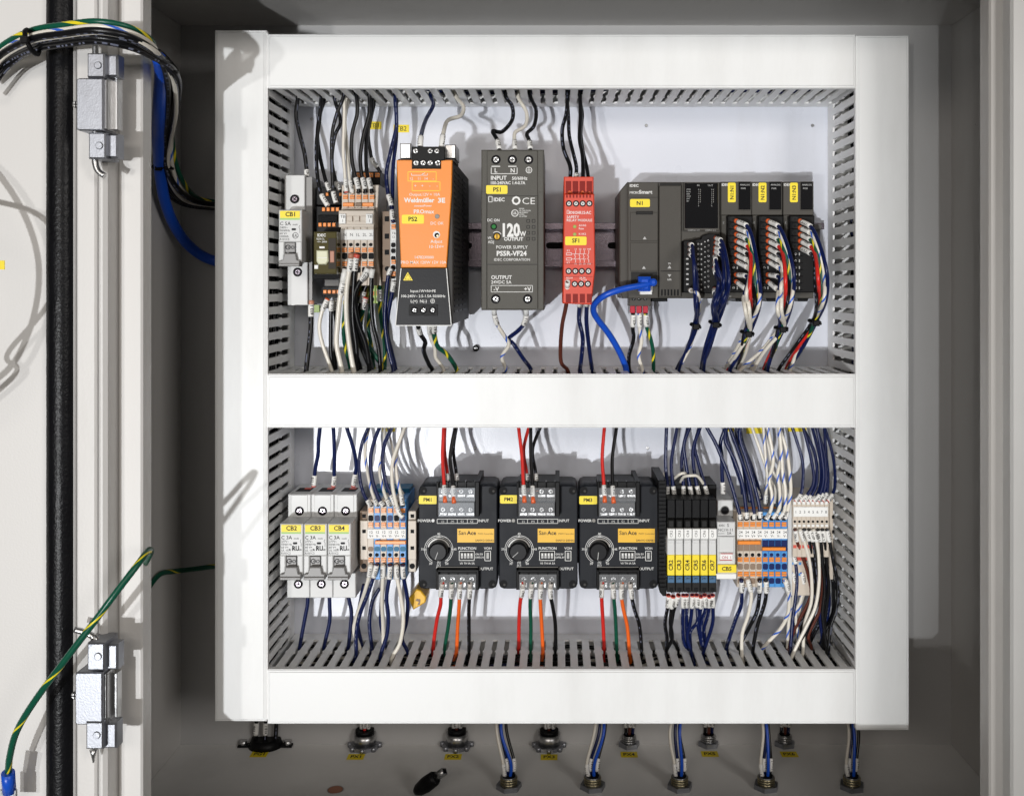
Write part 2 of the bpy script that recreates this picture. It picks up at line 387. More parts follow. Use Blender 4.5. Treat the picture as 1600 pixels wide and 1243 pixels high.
def Z(p): return -(p-CY)/PPM
LD = 'vertical slotted duct with white cover along the left side'
duct(LD, X(337), X(417.5)-.9, Z(1124), Z(50), False, '+', (X(335), X(416), Z(1127), Z(47)))
RD = 'vertical slotted duct with white cover along the right side'
duct(RD, X(1337.5)+.9, X(1419), Z(1138), Z(57), False, '-', (X(1338.5), X(1421), Z(1141), Z(55)))
TD = 'horizontal slotted duct with white cover at the top'
duct(TD, X(418.5), X(1336.5), Z(136), Z(56), True, '-', (X(417.3), X(1337.3), Z(137.5), Z(53)))
MD = 'horizontal slotted duct with white cover across the middle'
duct(MD, X(418.5), X(1336.5), Z(666.5), Z(586), True, '+-', (X(417.3), X(1337.3), Z(668), Z(585)))
BD = 'horizontal slotted duct with white cover at the bottom'
duct(BD, X(418.5), X(1336.5), Z(1129), Z(1047.5), True, '+', (X(417.3), X(1337.3), Z(1131), Z(1046)))
WALLZ = {'top': (Z(136)-.8, TD, '-', 1), 'mt': (Z(586)+.8, MD, '+', -1), 'mb': (Z(666.5)-.8, MD, '-', 1), 'bot': (Z(1047.5)+.8, BD, '+', -1)}

def rail(label, py, xa, xb):
    t = thing('din_rail', label, 'mounting rail', P((xa+xb)/2, py, 72), 'steel mounting rails')
    c = P(870, py, 70).z; a, b = P(xa, py, 70).x, P(xb, py, 70).x
    m = MB(); m.wbox(a, b, 76.8, 78, c-13.5, c+13.5, 'rail')
    for s in (1, -1):
        m.wbox(a, b, 65.5, 76.7, c+s*13.4, c+s*12.4, 'rail'); m.wbox(a, b, 64.3, 65.4, c+s*12.4, c+s*17.5, 'rail', .3)
    m.build('rail_profile', t)
    x = a+12; i = 0
    while x < b-12:
        m = MB(); pts = [(x+5*sx+2.6*math.cos(q)*1, c+2.6*math.sin(q)) for sx, qs in ((1, range(-90, 91, 30)), (-1, range(90, 271, 30))) for q in map(math.radians, qs)]
        m.poly(pts, 76.55, 76.85, 'hole'); m.build('rail_slot', t); x += 25; i += 1
rail('upper steel mounting rail behind the power supplies and controller', 383, 455, 1285)
rail('lower steel mounting rail behind the fan controllers', 842, 455, 1300)
# blue-grey end stop right of the controller
m = MB(); m.box(1256, 350, 1284, 358, 45, 64, 'mcb_dark', .5); m.box(1268, 358, 1281, 420, 58, 64, 'mcb_dark', .5)
tag(m.build('end_stop'), 'dark rail end stop clip just right of the controller row', 'rail clip')
for nm, lab, px, py, pyb in (('TB1', 'yellow TB1 label stuck on panel below the top duct', 584, 196, 0), ('TB2', 'yellow TB2 label stuck on panel left of orange supply wires', 627, 201, 0)):
    m = MB(); m.pl(px-12, py-6, px+12, py+6, 80, 'yellow', .2); o = m.build('name_label'); tag(o, lab, 'label', 'yellow name labels')
    m = MB(); m.text(nm, px, py+3.5, 7, 79.8, 'ink'); m.build('lettering', o)
for i, (x0, x1, lab) in enumerate(((597, 617, 'yellow label under the middle duct above the 12 V terminals'), (1137, 1147, 'narrow yellow label under the middle duct above circuit breaker five'),
        (1166, 1196, 'wide yellow label under the middle duct above the 24 V terminals'), (1231, 1260, 'rightmost yellow label under the middle duct'))):
    m = MB(); m.pl(x0, 660, x1, 674+(i == 2)*3, 80, 'yellow', .2); tag(m.build('name_label'), lab, 'label', 'yellow name labels')
# ================================================================ circuit breakers
def breaker(name_tag, label, x, top, ut, lt, group, rating='C 3A', lines=('277V~', '50/60 Hz', '60 V=', 'UL 1077', 'R101C2'), body_w=36):
    """x: left edge of the front face; ut/lt: upper and lower clamp tiers (x0,y0,x1,y1)"""
    t = thing('circuit_breaker', label, 'circuit breaker', P(x+18, top+90, 72), group)
    yF, yT = 8, 31
    m = MB(); m.box(*ut, yT, 72, 'mcb', .5); b = m.build('upper_clamp', t)
    m = MB(); cx = (ut[0]+ut[2])/2; cy = ut[3]-20 if name_tag != 'CB1' else ut[3]-17
    if name_tag != 'CB1':
        pts = [(cx+13*math.cos(math.radians(a)), cy+13*math.sin(math.radians(a))) for a in range(0, 181, 20)]+[(cx-13, ut[1]+1), (cx+13, ut[1]+1)]
        m.pp(pts, yT-.5, yT+.1, 'mcb', .3)
    m.screw(cx, cy, 6, yT-.6, 35, 'rail'); m.build('clamp_screw', t)
    m = MB(); m.box(ut[0]+9, ut[1]-10, ut[2]-5, ut[1]-.3, 44, 58, 'hole', 0)
    if name_tag != 'CB1': pass
    m = MB(); m.box(*lt, yT, 72, 'mcb', .5); m.build('lower_clamp', t)
    m = MB(); cx = (lt[0]+lt[2])/2; cy = lt[1]+17 if name_tag != 'CB1' else lt[1]+20; m.screw(cx, cy, 6, yT-.1, 10, 'rail'); m.build('clamp_screw', t)
    m = MB(); m.box(x, top, x+body_w, top+50, yF, 60, 'mcb', .7)
    m.box(x-.5, top+49, x+8.5, top+81, yF-.8, 60, 'mcb', .7); m.box(x+body_w-9.5, top+49, x+body_w-.2, top+81, yF-.8, 60, 'mcb', .7)
    m.box(x+8, top+52, x+body_w-9, top+84, yF+4, 60, 'mcb_grey', 0)
    m.build('body', t)
    m = MB(); m.box(x+10, top+51, x+body_w-10.5, top+66, yF+1, yF+4.5, 'mcb_grey', .3)
    m.pp([(x+8.8, top+68), (x+body_w-10, top+68), (x+body_w-8, top+78), (x+body_w-3.5, top+79), (x+body_w-4, top+88), (x-.5, top+88), (x, top+79), (x+6, top+78)], yF-4.5, yF+5, 'mcb_grey', .5)
    m.box(x-.5, top+83.5, x+body_w-4, top+88, yF-6.2, yF-4.2, 'mcb_grey', .5)
    h = m.build('toggle', t)
    m = MB(); m.text('O', x+14.5, top+62, 7.5, yF+.9, 'ink', bold=1); m.text('\u2022 OFF', x+23, top+61, 5, yF+.9, 'ink', bold=1); m.build('lettering', h)
    m = MB(); m.pl(x+2, top+1.5, x+body_w-3, top+12.5, yF, 'yellow', .3); lb = m.build('name_label', t)
    m = MB(); m.text(name_tag, x+body_w/2, top+10, 6.6, yF-.3, 'ink', bold=1.3); m.build('lettering', lb)
    m = MB(); m.pl(x+2, top+12.8, x+body_w-3, top+15.5, yF, 'green_strip', .1)
    m.text(rating, x+2, top+24, 5.4, yF, 'ink', align='L', bold=.6)
    for i, l in enumerate(lines): m.text(l, x+2, top+29+i*4.6, 3.1, yF, 'ink', align='L', bold=.5)
    m.text('multi', x+22, top+24, 2.6, yF, 'ink', align='L', bold=.3)
    m.rpl(x+20, top+28.6, x+27, top+32, yF, 'ink', 1.5, .15); m.line([(x+33, top+24), (x+31.5, top+27), (x+33, top+30), (x+33, top+36)], .6, yF, 'ink')
    if name_tag == 'CB1': m.ring(x+26, top+40, 4, 4.8, yF, 'ink'); m.text('UL', x+26, top+42, 4, yF, 'ink', bold=1)
    else: m.text('R', x+19, top+41.5, 7, yF, 'ink', bold=2, align='L', sx=.9); m.text('U', x+24.4, top+41.5, 7, yF, 'ink', bold=2, align='L', sx=.8); m.text('c', x+15, top+41.5, 4, yF, 'ink', bold=1); m.text('us', x+31.5, top+41.5, 3.6, yF, 'ink', bold=1)
    m.build('printed_lettering', t)
    return t
G3 = 'miniature circuit breakers in the lower left corner'
for i, (tg, lab) in enumerate((('CB2', 'grey circuit breaker labelled CB2, leftmost of the trio at lower left'), ('CB3', 'grey circuit breaker labelled CB3, middle of the trio at lower left'),
                               ('CB4', 'grey circuit breaker labelled CB4, right one of the trio at lower left'))):
    x = 437.5+37.3*i; u = 450+36.1*i; l = 448.4+36*i
    t = breaker(tg, lab, x, 818, (u, 772, u+35.4, 818), (l, 895, l+35.2, 933.5), G3)
    m = MB()
    p = P(u+17, 772, 31)
    m.wbox(p.x-5.5, p.x+5.5, 42, 56, p.z-1, p.z+.15, 'hole'); m.wbox(p.x-.5, p.x+4.5, 50, 55, p.z+.1, p.z+.6, 'levred'); m.build('wire_entry', t)
t = breaker('CB1', 'grey circuit breaker labelled CB1 at upper left beside the left duct', 435.5, 328, (444.5, 273.5, 476, 328), (449.3, 405, 480.5, 476.5), 'single circuit breakers',
        'C 5A', ('240V~', '50/60Hz', '60 V=', '10000A', 'R101C5'))
m = MB(); q = P(476, 300, 31); m.wbox(q.x+.1, q.x+5, 34, 72, P(0, 476, 31).z, P(0, 276, 31).z, 'mcb_grey', 0); m.build('side_plate', t)
m = MB(); m.cyl(458, 457+12, 8, 30.9, 31.1, 'mcb', 20, 0); m.build('cap', t)
m = MB(); m.box(488, 476, 499, 488, 60, 66, 'tgreen', .3); tag(m.build('earth_clip'), 'small green clip on the rail below circuit breaker CB1', 'rail clip')

# ================================================================ terminal blocks
def lever(m, x0, y0, x1, y1, yf, c='lever'):
    m.box(x0, y0, x1, y1, yf-.9, yf+.5, c, .3); m.box(x0+.6, (y0+y1)/2-.5, x1-.6, (y0+y1)/2+.5, yf-1.02, yf, 'brown' if c == 'lever' else c, 0)
def hexhole(m, x0, y0, x1, y1, yf, c='hole'):
    e = 1.6; m.pp([(x0+e, y0), (x1-e, y0), (x1, y0+e), (x1, y1-e), (x1-e, y1), (x0+e, y1), (x0, y1-e), (x0, y0+e)], yf-.15, yf+.1, c, 0)
TG = 'push-in terminal block rows'
def plate(parent, name, x0, y0, x1, y1, yf, mt='label'):
    m = MB(); m.box(x0, y0, x1, y1, yf-1, yf, mt, .3); return m.build(name, parent)
# --- TB1
t = thing('terminal_block', 'beige five-way terminal block labelled TB 1 with orange levers, upper left', 'terminal block', P(557, 382, 72), TG)
for i in range(5):
    m = MB(); x = 533.5+10.35*i
    m.box(x+.5, 289, x+10.4, 327, 30, 72, 'beige', .4)
    hexhole(m, x+2.5, 297.5, x+9.5, 303, 30)
    m.box(x-1, 354, x+9, 446, 22, 72, 'beige', .4)
    m.pp([(x-.5+4.8+3*math.cos(a), 382.2+2.8*math.sin(a)) for a in [k*math.pi/6 for k in range(12)]], 21.8, 22.1, 'hole', 0)
    hexhole(m, x+.8, 395, x+9, 404.8, 22); hexhole(m, x+1, 417, x+9, 426, 22)
    p = m.build('terminal', t)
    m = MB(); lever(m, x+2.6, 304.5, x+9.8, 311, 30); m.build('release_lever', p)
    m = MB(); lever(m, x+.6, 387, x+8, 394, 22); m.build('release_lever', p)
    m = MB(); lever(m, x+1.2, 408.5, x+8.6, 415.5, 22); m.build('release_lever', p)
for x0, x1, c in ((535.5, 552.5, 'lever'), (555.5, 565, 'brown'), (566, 583, 'lever')):
    m = MB(); m.box(x0, 316.5, x1, 322.5, 28, 30.5, c, .4); m.build('jumper_bar', t)
m = MB(); m.box(533.5, 325.5, 585, 328, 26, 31, 'beige', .3); m.box(529, 328.5, 584.5, 354.5, 18, 40, 'beige', .6); m.box(530, 350.3, 584, 355, 17.4, 19, 'beige', .3)
for i in range(4): m.box(541.5+i*11, 337.5, 550.5+i*11, 346, 17.2, 18.1, 'beige', .3); m.box(540+i*11, 337, 541+i*11, 347, 17.9, 18.1, 'brown', 0)
m.build('marker_carrier', t)
for x in (529.5, 571.5):
    o = plate(t, 'name_plate', x, 334, x+10.5, 349.5, 17.4)
    m = MB(); m.text('TB', x+6, 340.5, 4.2, 16.4, 'ink', bold=.2); m.text('1', x+6, 347, 4.2, 16.4, 'ink', bold=.2); m.build('lettering', o)
o = plate(t, 'marker_strip', 532, 358.5, 583.5, 375, 21.9)
m = MB()
for i, s_ in enumerate(('N', 'N', '1L', '2L', '2L')): m.text(s_, 538.8+10.35*i, 369, 4.6, 20.9, 'ink')
m.build('lettering', o)
m = MB(); m.pp([(585.5, 289), (592, 289), (589, 345), (590, 400), (596, 446), (588, 446), (585.5, 380)], 32, 72, 'beige', .4); m.build('end_plate', t)
# rear earth level
for i in range(4):
    m = MB(); x = 553+11.2*i; m.box(x, 430, x+10.8, 474, 40, 72, 'tgreen', .4); hexhole(m, x+1.5, 444, x+9, 452, 40); hexhole(m, x+1.5, 464, x+9, 471, 40)
    p = m.build('earth_terminal', t)
    for yy in (436, 455): m = MB(); lever(m, x+1.5, yy, x+9, yy+6.5, 40); m.build('release_lever', p)
m = MB(); m.box(549, 268, 594, 296, 50, 72, 'black', .4); m.build('rear_socket', t)
for i in range(4): m = MB(); lever(m, 556+10*i, 270, 563+10*i, 277, 50); m.build('release_lever', t)
# --- narrow stack beside PS2
t = thing('terminal_block', 'narrow tan terminal block squeezed left of the orange power supply', 'terminal block', P(608, 400, 72), TG)
m = MB(); m.box(597.5, 330, 611, 440, 34, 72, 'brown', .4)
for y in (338, 365, 390): m.box(601, y, 608, y+8, 33.8, 34.1, 'hole', 0)
m.cyl(605, 420, 4, 33.7, 34.1, 'hole', 14, 0); m.build('end_clamp', t)
m = MB(); m.box(609.5, 332, 619, 450, 30, 72, 'mcb', .4)
for y in (379, 388, 400, 414, 428): hexhole(m, 611, y, 618, y+7.5, 30)
p = m.build('terminal', t)
for y in (350.5, 405.5, 424): m = MB(); lever(m, 611.5, y, 618, y+7, 30); m.build('release_lever', p)
o = plate(t, 'marker_strip', 610.5, 359, 619, 376, 29.9)
m = MB(); m.text('TB', 615, 366, 3.6, 28.9, 'ink'); m.text('12', 615, 372, 3.6, 28.9, 'ink'); m.build('lettering', o)
# --- 12 V row
t = thing('terminal_block', 'six-way 12 V terminal block with alternating beige and blue terminals, lower left', 'terminal block', P(606, 842, 72), TG)
for i in range(6):
    m = MB(); x = 574.2+10.05*i; c = 'beige' if i % 2 == 0 else 'tblue'; hc = 'hole' if i % 2 == 0 else 'tnavy'
    m.box(x, 780, x+9.9, 905, 26, 72, c, .4); hexhole(m, x+1.4, 784, x+8.8, 791.5, 26, 'hole'); hexhole(m, x+1.2, 804.5, x+9, 814, 26, hc)
    hexhole(m, x+1, 853.5, x+9.2, 861, 26, 'brown' if i < 1 else 'teal'); m.cyl(x+4.6, 866.5, 3, 25.8, 26.1, 'hole', 12, 0); hexhole(m, x+1.2, 879, x+8.8, 886, 26)
    p = m.build('terminal', t)
    for y in (794, 816, 871): m = MB(); lever(m, x+1.5, y, x+8.6, y+7, 26); m.build('release_lever', p)
m = MB(); m.box(586, 844.5, 634, 850, 23.5, 26.2, 'lever', .4); m.build('jumper_bar', t)
o = plate(t, 'marker_strip', 574, 826, 634, 841.3, 25.8)
m = MB()
for i in range(6): m.text('12', 580+10*i, 833, 4, 24.8, 'ink', bold=.2); m.text('V+' if i % 2 == 0 else 'V-', 580+10*i, 839, 4, 24.8, 'ink', bold=.2)
m.build('lettering', o)
for x, nm in ((562.5, 0), (638, 1)):
    m = MB(); m.box(x, 798, x+12, 893, 30, 72, 'beige' if nm else 'brown', .4); m.box(x-.4, 813, x+12.4, 874, 27, 31, 'beige', .4)
    for y in (803, 827, 853): m.box(x+3.5, y, x+9, y+5.5, 26.8 if y > 810 else 29.8, 27.2 if y > 810 else 30.2, 'hole', 0)
    m.cyl(x+6, 884, 4.3, 29.8, 30.1, 'hole', 14, 0); m.build('end_clamp', t)
m = MB(); m.box(583, 763, 640, 785, 52, 72, 'teal', .4); m.build('rear_level', t)
# --- 24 V row
t = thing('terminal_block', 'eight-way 24 V terminal block, four beige and four blue terminals, lower right', 'terminal block', P(1190, 842, 72), TG)
for i in range(8):
    m = MB(); x = 1151.6+9.85*i; B_ = i > 3; hc = 'tnavy' if B_ else 'brown'
    m.box(x, 800, x+9.7, 917, 26, 72, 'tblue' if B_ else 'beige', .4)
    hexhole(m, x+1.2, 805, x+8.7, 813, 26)
    m.cyl(x+4.6, 866.5, 2.9, 25.8, 26.1, 'hole' if not B_ else 'tnavy', 12, 0); hexhole(m, x+1, 880, x+9, 889.5, 26, hc); hexhole(m, x+1, 902.5, x+9, 911.5, 26, hc)
    m.box(x+.4, 843.5, x+9.4, 860.5, 25.8, 26.1, hc, 0)
    p = m.build('terminal', t)
    for y in (815.5, 870.5, 893): m = MB(); lever(m, x+1.2, y, x+8.6, y+7, 26); m.build('release_lever', p)
m = MB(); m.box(1153, 845, 1189, 850.5, 23.5, 26.2, 'lever', .4); m.build('jumper_bar', t)
m = MB(); m.box(1191.5, 855, 1228, 860, 23.5, 26.2, 'lever', .4); m.build('jumper_bar', t)
o = plate(t, 'marker_strip', 1151.6, 826, 1230.5, 841.5, 25.8)
m = MB()
for i in range(8): m.text('24', 1157.5+9.85*i, 833, 4, 24.8, 'ink', bold=.2); m.text('V+' if i < 4 else 'V-', 1157.5+9.85*i, 839, 4, 24.8, 'ink', bold=.2)
m.build('lettering', o)
m = MB(); m.box(1231, 770, 1238, 930, 30, 72, 'mcb', .4); m.build('end_plate', t)
m = MB(); m.box(1146, 796, 1151, 900, 30, 72, 'beige', .4); m.build('end_clamp', t)
m = MB(); m.box(1148, 790, 1212, 806, 40, 72, 'mcb_grey', .4); m.build('rear_level', t)
for i in range(5): m = MB(); lever(m, 1157+12*i, 792, 1165+12*i, 799, 40); m.build('release_lever', t)
# --- relay socket style row 1..8
t = thing('terminal_block', 'eight-way beige terminal block numbered 1 to 8 beside the right duct', 'terminal block', P(1268, 842, 72), TG)
for i in range(8):
    m = MB(); x = 1238.5+7.1*i
    m.box(x, 780, x+7, 870, 26, 72, 'beige', .3); m.cyl(x+3.5, 814.5, 2, 25.8, 26.1, 'hole', 10, 0); m.box(x+1.4, 819, x+5.8, 822.5, 25.2, 26.1, 'label', .1)
    m.cyl(x+3.5, 827, 2.8, 25.7, 26.1, 'hole', 10, 0)
    if i < 6: m.box(x+1, 851, x+6, 856, 25.7, 26.1, 'levred', 0)
    p = m.build('terminal', t)
    m = MB(); m.box(x+1, 783, x+5.5, 788, 24.4, 26.1, 'label', .3); m.build('push_button', p)
m = MB(); m.box(1234, 868, 1266, 930, 34, 72, 'beige', .4); m.box(1243, 870, 1262, 875, 33.5, 34.1, 'levred', 0)
for y in (878, 895): m.box(1236, y, 1240, y+4, 33.7, 34.1, 'tblue', 0); m.box(1248, y, 1252, y+4, 33.7, 34.1, 'tblue', 0)
m.build('lower_level', t)
m = MB(); m.box(1296, 776, 1302, 905, 32, 72, 'beige', .4)
for y in (805, 828): m.box(1300, y, 1304, y+5, 31.7, 33, 'hole', 0)
m.build('end_plate', t)
o = plate(t, 'marker_strip', 1240, 791.5, 1294, 807, 25.8)
m = MB()
for i in range(8): m.text(str(i+1), 1243.5+6.75*i, 801.5, 4.2, 24.8, 'ink')
m.build('lettering', o)

# ================================================================ interface relay with socket (upper left)
t = thing('plug_in_relay', 'clear amber plug-in relay in a black socket right of circuit breaker CB1', 'relay', P(508, 385, 72))
for nm_, q_ in (('socket_body', (494, 322, 532, 430, 30, 72, 'black', .6)), ('socket_foot', (489, 428, 530, 436, 18, 40, 'gloss_black', .4)), ('lower_clamp', (507, 436.5, 530, 447, 30, 72, 'mcb_dark', .5)), ('upper_tier', (494, 292, 533, 321, 42, 72, 'black', .5)),
    ('lower_tier', (503, 447.5, 533, 462, 34, 72, 'black', .4)), ('release_catch', (497, 336, 527, 347, 27, 31, 'gloss_black', .5))):
    m = MB(); m.box(*q_); m.build(nm_, t)
for y, x0, yf in ((324, 503, 30), (348, 497.5, 30)):
    for i in range(4): m = MB(); m.box(x0+7.2*i, y, x0+4.8+7.2*i, y+6, yf-1.2, yf+.1, 'lever', .3); m.build('release_lever', t)
for i in range(3): m = MB(); m.box(509+10.5*i, 301, 513+10.5*i, 306, 41, 42.1, 'lever', .3); m.build('release_lever', t)
for i in range(4): m = MB(); m.box(505+7*i, 453, 510+7*i, 458.5, 33, 34.1, 'lever', .3); m.build('release_lever', t)
m = MB(); m.box(490, 362, 526, 428, 6, 34, 'amber', .8); o = m.build('relay_housing', t)
m = MB(); m.text('IDEC', 502.5, 369.5, 4.2, 5.9, 'print_white', bold=1.5); m.text('RJ2S-CL', 501, 374.5, 2.6, 5.9, 'print_white', bold=.6); m.text('~V~ 240A', 503, 379, 2.6, 5.9, 'print_white', bold=.6); m.build('lettering', o)
m = MB(); m.pp([(494, 391), (512, 391), (513, 408), (509, 413), (497, 413), (494, 408)], 3.5, 6.2, 'relay_btn', .8); m.box(496, 402, 511, 403, 3.2, 3.6, 'label', .1); m.build('test_button', t)
m = MB(); m.box(513, 372, 525, 420, 5.7, 6.3, 'gap', .2); m.box(515.5, 392, 522, 410, 5.3, 5.8, 'copper', .3); m.build('coil', t)
m = MB(); m.box(499, 385, 507, 388, 5.6, 6.1, 'print_white', 0); m.box(491, 414, 497, 420, 5.4, 6.1, 'label', .2); m.build('indicator', t)

# ================================================================ orange power supply PS2
t = thing('power_supply', 'orange and black power supply labelled PS2, tallest unit in upper bay', 'power supply', P(663, 383, 72), 'DIN rail power supplies')
yF = -60
m = MB(); m.pp([(619.5, 250), (707.5, 250), (707.5, 506), (619.5, 506)], yF+3, 66, 'ps_side', .6); m.build('housing', t)
xs = P(707.5, 0, yF+3).x
m = MB()
for r in range(26):
    z = P(0, 262+r*9, yF).z
    for (ya, yb) in ((-46, -22), (-16, 8), (14, 40)): m.wbox(xs-.3, xs+.35, ya, yb, z-.9, z+.5, 'ps_black', .1)
m.build('vent_louvres', t)
m = MB(); m.pp([(619.5, 250), (706.5, 250), (705.5, 300), (697.5, 418), (626.5, 418), (621.5, 300)], yF, yF+4, 'orange', .5); o = m.build('orange_front', t)
m = MB(); m.pp([(626.5, 418.4), (697.5, 418.4), (705.5, 509), (617.5, 509)], yF, yF+4, 'ps_black', .5); o2 = m.build('black_front', t)
m = MB(); yl = yF-.1
m.line([(626.6, 419), (617.9, 508.4), (705.1, 508.4), (697.4, 419)], 1.2, yF, 'print_white')
m.pp([(630, 438), (637, 425), (645, 438)], yF-.15, yF, 'yellow', 0); m.pp([(632.3, 436.7), (637.3, 427.5), (642.5, 436.7)], yF-.2, yF-.1, 'ink', 0); m.pp([(633.2, 436.1), (637.3, 428.6), (641.6, 436.1)], yF-.25, yF-.1, 'yellow', 0); m.line([(638, 430), (636.5, 433), (638.5, 433), (637, 436)], .8, yF-.15, 'ink')
m.text('Input:1W+N+PE', 661, 456.5, 4, yF, bold=.5); m.text('100-240V~ 2.5-1.5A 50/60Hz', 661.5, 464.5, 4, yF, bold=.5)
m.text('L(+)', 647, 472.5, 4.4, yF, bold=.5); m.text('N(-)', 661.5, 472.5, 4.4, yF, bold=.5); m.ring(676, 470.3, 2.8, 3.5, yF); m.line([(676, 467.6), (676, 470)], .6, yF); m.line([(674, 470.3), (678, 470.3)], .6, yF); m.line([(674.8, 471.6), (677.2, 471.6)], .5, yF)
m.build('lettering', o2)
m = MB(); m.rect(637.5, 268.5, 681.5, 283, .8, yF, 'yellow'); m.rect(644, 284, 687.5, 298, .8, yF, 'yellow')
m.line([(643, 271), (643, 274), (655, 274), (658, 274), (664, 270)], .8, yF, 'print_white'); m.line([(660, 271), (660, 274), (668, 274), (668, 271)], .7, yF)
for s_, x in (('12', 643), ('11', 655), ('14', 666), ('-', 677)): m.text(s_, x, 281, 4, yF)
for s_, x in (('+', 649), ('+', 660), ('-', 671.5), ('-', 683)): m.text(s_, x, 292.5, 4.6, yF)
m.text('Output:12V = 10A', 663.5, 306, 4.3, yF); m.text('Weidmüller', 655, 316, 6.6, yF, bold=2); m.text('3E', 690, 316.5, 7, yF, bold=2, sx=1.1)
m.text('connectPower', 661, 323, 3.2, yF, bold=.6); m.text('PROmax', 662.5, 333.5, 6, yF, bold=.8)
m.text('DC OK', 683, 351, 4.4, yF, bold=.3); m.text('Adjust', 682, 379.5, 4.8, yF, bold=.3); m.text('10-15V=', 682, 387.5, 4.6, yF, bold=.3)
m.text('1478230000', 663, 404, 4.2, yF, bold=.3); m.text('PRO MAX 120W 12V 10A', 662, 412, 4.4, yF, bold=.3)
m.build('lettering', o)
m = MB(); m.cyl(683, 338, 3.7, yF-.6, yF, 'led', 16, .3); m.build('indicator', t)
m = MB(); m.cyl(682, 366.5, 5.6, yF-.3, yF, 'print_white', 18, 0); m.cyl(682.5, 367.5, 3.7, yF-.5, yF, 'hole', 16, 0); m.cyl(683.5, 368.5, 2.2, yF-.8, yF, 'brass', 12, .2); m.build('adjuster', t)
m = MB(); m.rpl(627.7, 335.5, 662.5, 349.5, yF, 'yellow', 2, .35); o = m.build('name_label', t); m = MB(); m.text('PS2', 645, 345.5, 6.6, yF-.35, 'ink', bold=1.3); m.build('lettering', o)
m = MB(); m.box(639, 476, 684, 493, yF-.3, yF+.2, 'black', .2)
for x in (647.5, 661.5, 676): m.screw(x, 484.5, 5, yF-.3, random.uniform(0, 60))
m.build('input_terminals', t)
m = MB(); m.box(625, 224, 642, 248, yF+14, yF+40, 'steel', .6); m.box(695, 226, 712, 248, yF+14, yF+40, 'steel', .6); m.box(622, 248.5, 710, 252, yF+2, yF+30, 'ps_side', .5); m.build('mounting_bracket', t)
m = MB(); m.pp([(643, 229), (695, 229), (695, 250), (688.5, 251), (688.5, 263.5), (643.5, 263.5), (643.5, 251)], yF-1.5, yF+35, 'black', .4)
for x in (650, 661, 672, 684): m.screw(x, 254.5, 4.3, yF-1.5, random.uniform(0, 90), well=False)
for x in (649, 672, 682.5): m.screw(x, 236, 4, yF-1.5, random.uniform(0, 90), well=False)
m.build('output_terminals', t)

# ================================================================ grey power supply PS1
t = thing('power_supply', 'dark grey 120 W power supply labelled PS1 in the middle of upper bay', 'power supply', P(800, 383, 72), 'DIN rail power supplies')
yF = -18
m = MB(); m.box(752, 234, 850, 484.5, yF+1.2, 66, 'ps_grey', .8); m.build('housing', t)
m = MB(); m.box(761, 235.5, 840, 482.5, yF, yF+1.4, 'ps_grey', .4); m.box(753, 300, 760, 483, yF+.4, yF+1.4, 'ps_grey', .2); m.box(841.5, 300, 849, 483, yF+.4, yF+1.4, 'ps_grey', .2)
m.box(761, 412.6, 840, 413.6, yF-.05, yF+.1, 'plc_dark', 0); m.box(761, 305.5, 840, 306.2, yF-.04, yF+.1, 'plc_dark', 0)
o = m.build('front_panel', t)
m = MB()
m.text('L', 775, 269.5, 6.4, yF, bold=1); m.text('N', 801, 269.5, 6.4, yF, bold=1); m.line([(768, 260), (781.5, 260)], 1.4, yF); m.line([(794, 260), (807, 260)], 1.4, yF)
m.line([(767.5, 262), (767.5, 271.5), (808, 271.5), (808, 262)], 1, yF); m.ring(826.5, 265.8, 4, 5, yF); m.line([(826.5, 261.5), (826.5, 266)], .9, yF); m.line([(823.5, 266), (829.5, 266)], .9, yF); m.line([(824.7, 268), (828.3, 268)], .8, yF)
m.text('INPUT', 767, 281, 6, yF, align='L', bold=1.3); m.text('50/60Hz', 800, 281, 4.8, yF, align='L', bold=1); m.text('100-240VAC 1.4-0.7A', 767, 288, 4.6, yF, align='L', bold=1.2, sx=.9)
m.rect(763.5, 307, 769, 315.5, 1, yF); m.text('IDEC', 780, 314.5, 5.4, yF, bold=1.5); m.ring(806.5, 313.5, 4, 7, yF, n=8); m.text('CE', 826, 319, 10, yF, bold=-.3, sx=1.2)
m.ring(804.5, 333, 4.5, 5.6, yF); m.text('UL', 804.5, 335, 4, yF, bold=1)
for i in range(5): m.text(('N5YIN', 'US CNF,CLICN', 'EM ENERGY', 'LISTED', 'US LISTED')[i], 811, 327+i*3, 1.9, yF, align='L', bold=.5)
m.text('DC ON', 771, 346, 4, yF, bold=.6); m.text('120', 799, 369, 19, yF, bold=2.4, sx=.72); m.text('W', 817, 369, 7.5, yF, bold=1.5, sx=.8); m.text('OUTPUT', 802.5, 376, 5.2, yF, bold=1.6)
m.text('VR.', 765.5, 373.5, 3.6, yF, bold=.5); m.text('ADJ', 767, 380, 4, yF, bold=.5); m.ring(776, 370, 7.6, 8.6, yF, a0=-40, a1=60)
m.text('POWER SUPPLY', 800, 388.5, 4.8, yF, bold=.4); m.text('PS5R-VF24', 799.5, 399.5, 7.2, yF, bold=1.8); m.text('IDEC CORPORATION', 800, 407.5, 4, yF, bold=.3)
m.text('OUTPUT', 767.5, 436, 5.6, yF, align='L', bold=1); m.text('24VDC 5A', 767.5, 443, 4.8, yF, align='L', bold=.6); m.rect(767.5, 446, 832, 456, .8, yF); m.text('-V', 775.5, 454.5, 6.2, yF, bold=1); m.text('+V', 824.5, 454.5, 6.2, yF, bold=1)
m.build('lettering', o)
m = MB()
for r in range(4):
    for c in range(2): m.rect(823+8.5*c, 343+9.3*r, 827.5+8.5*c, 347.5+9.3*r, 1, yF, 'plc_dark')
m.build('vent_dimples', t)
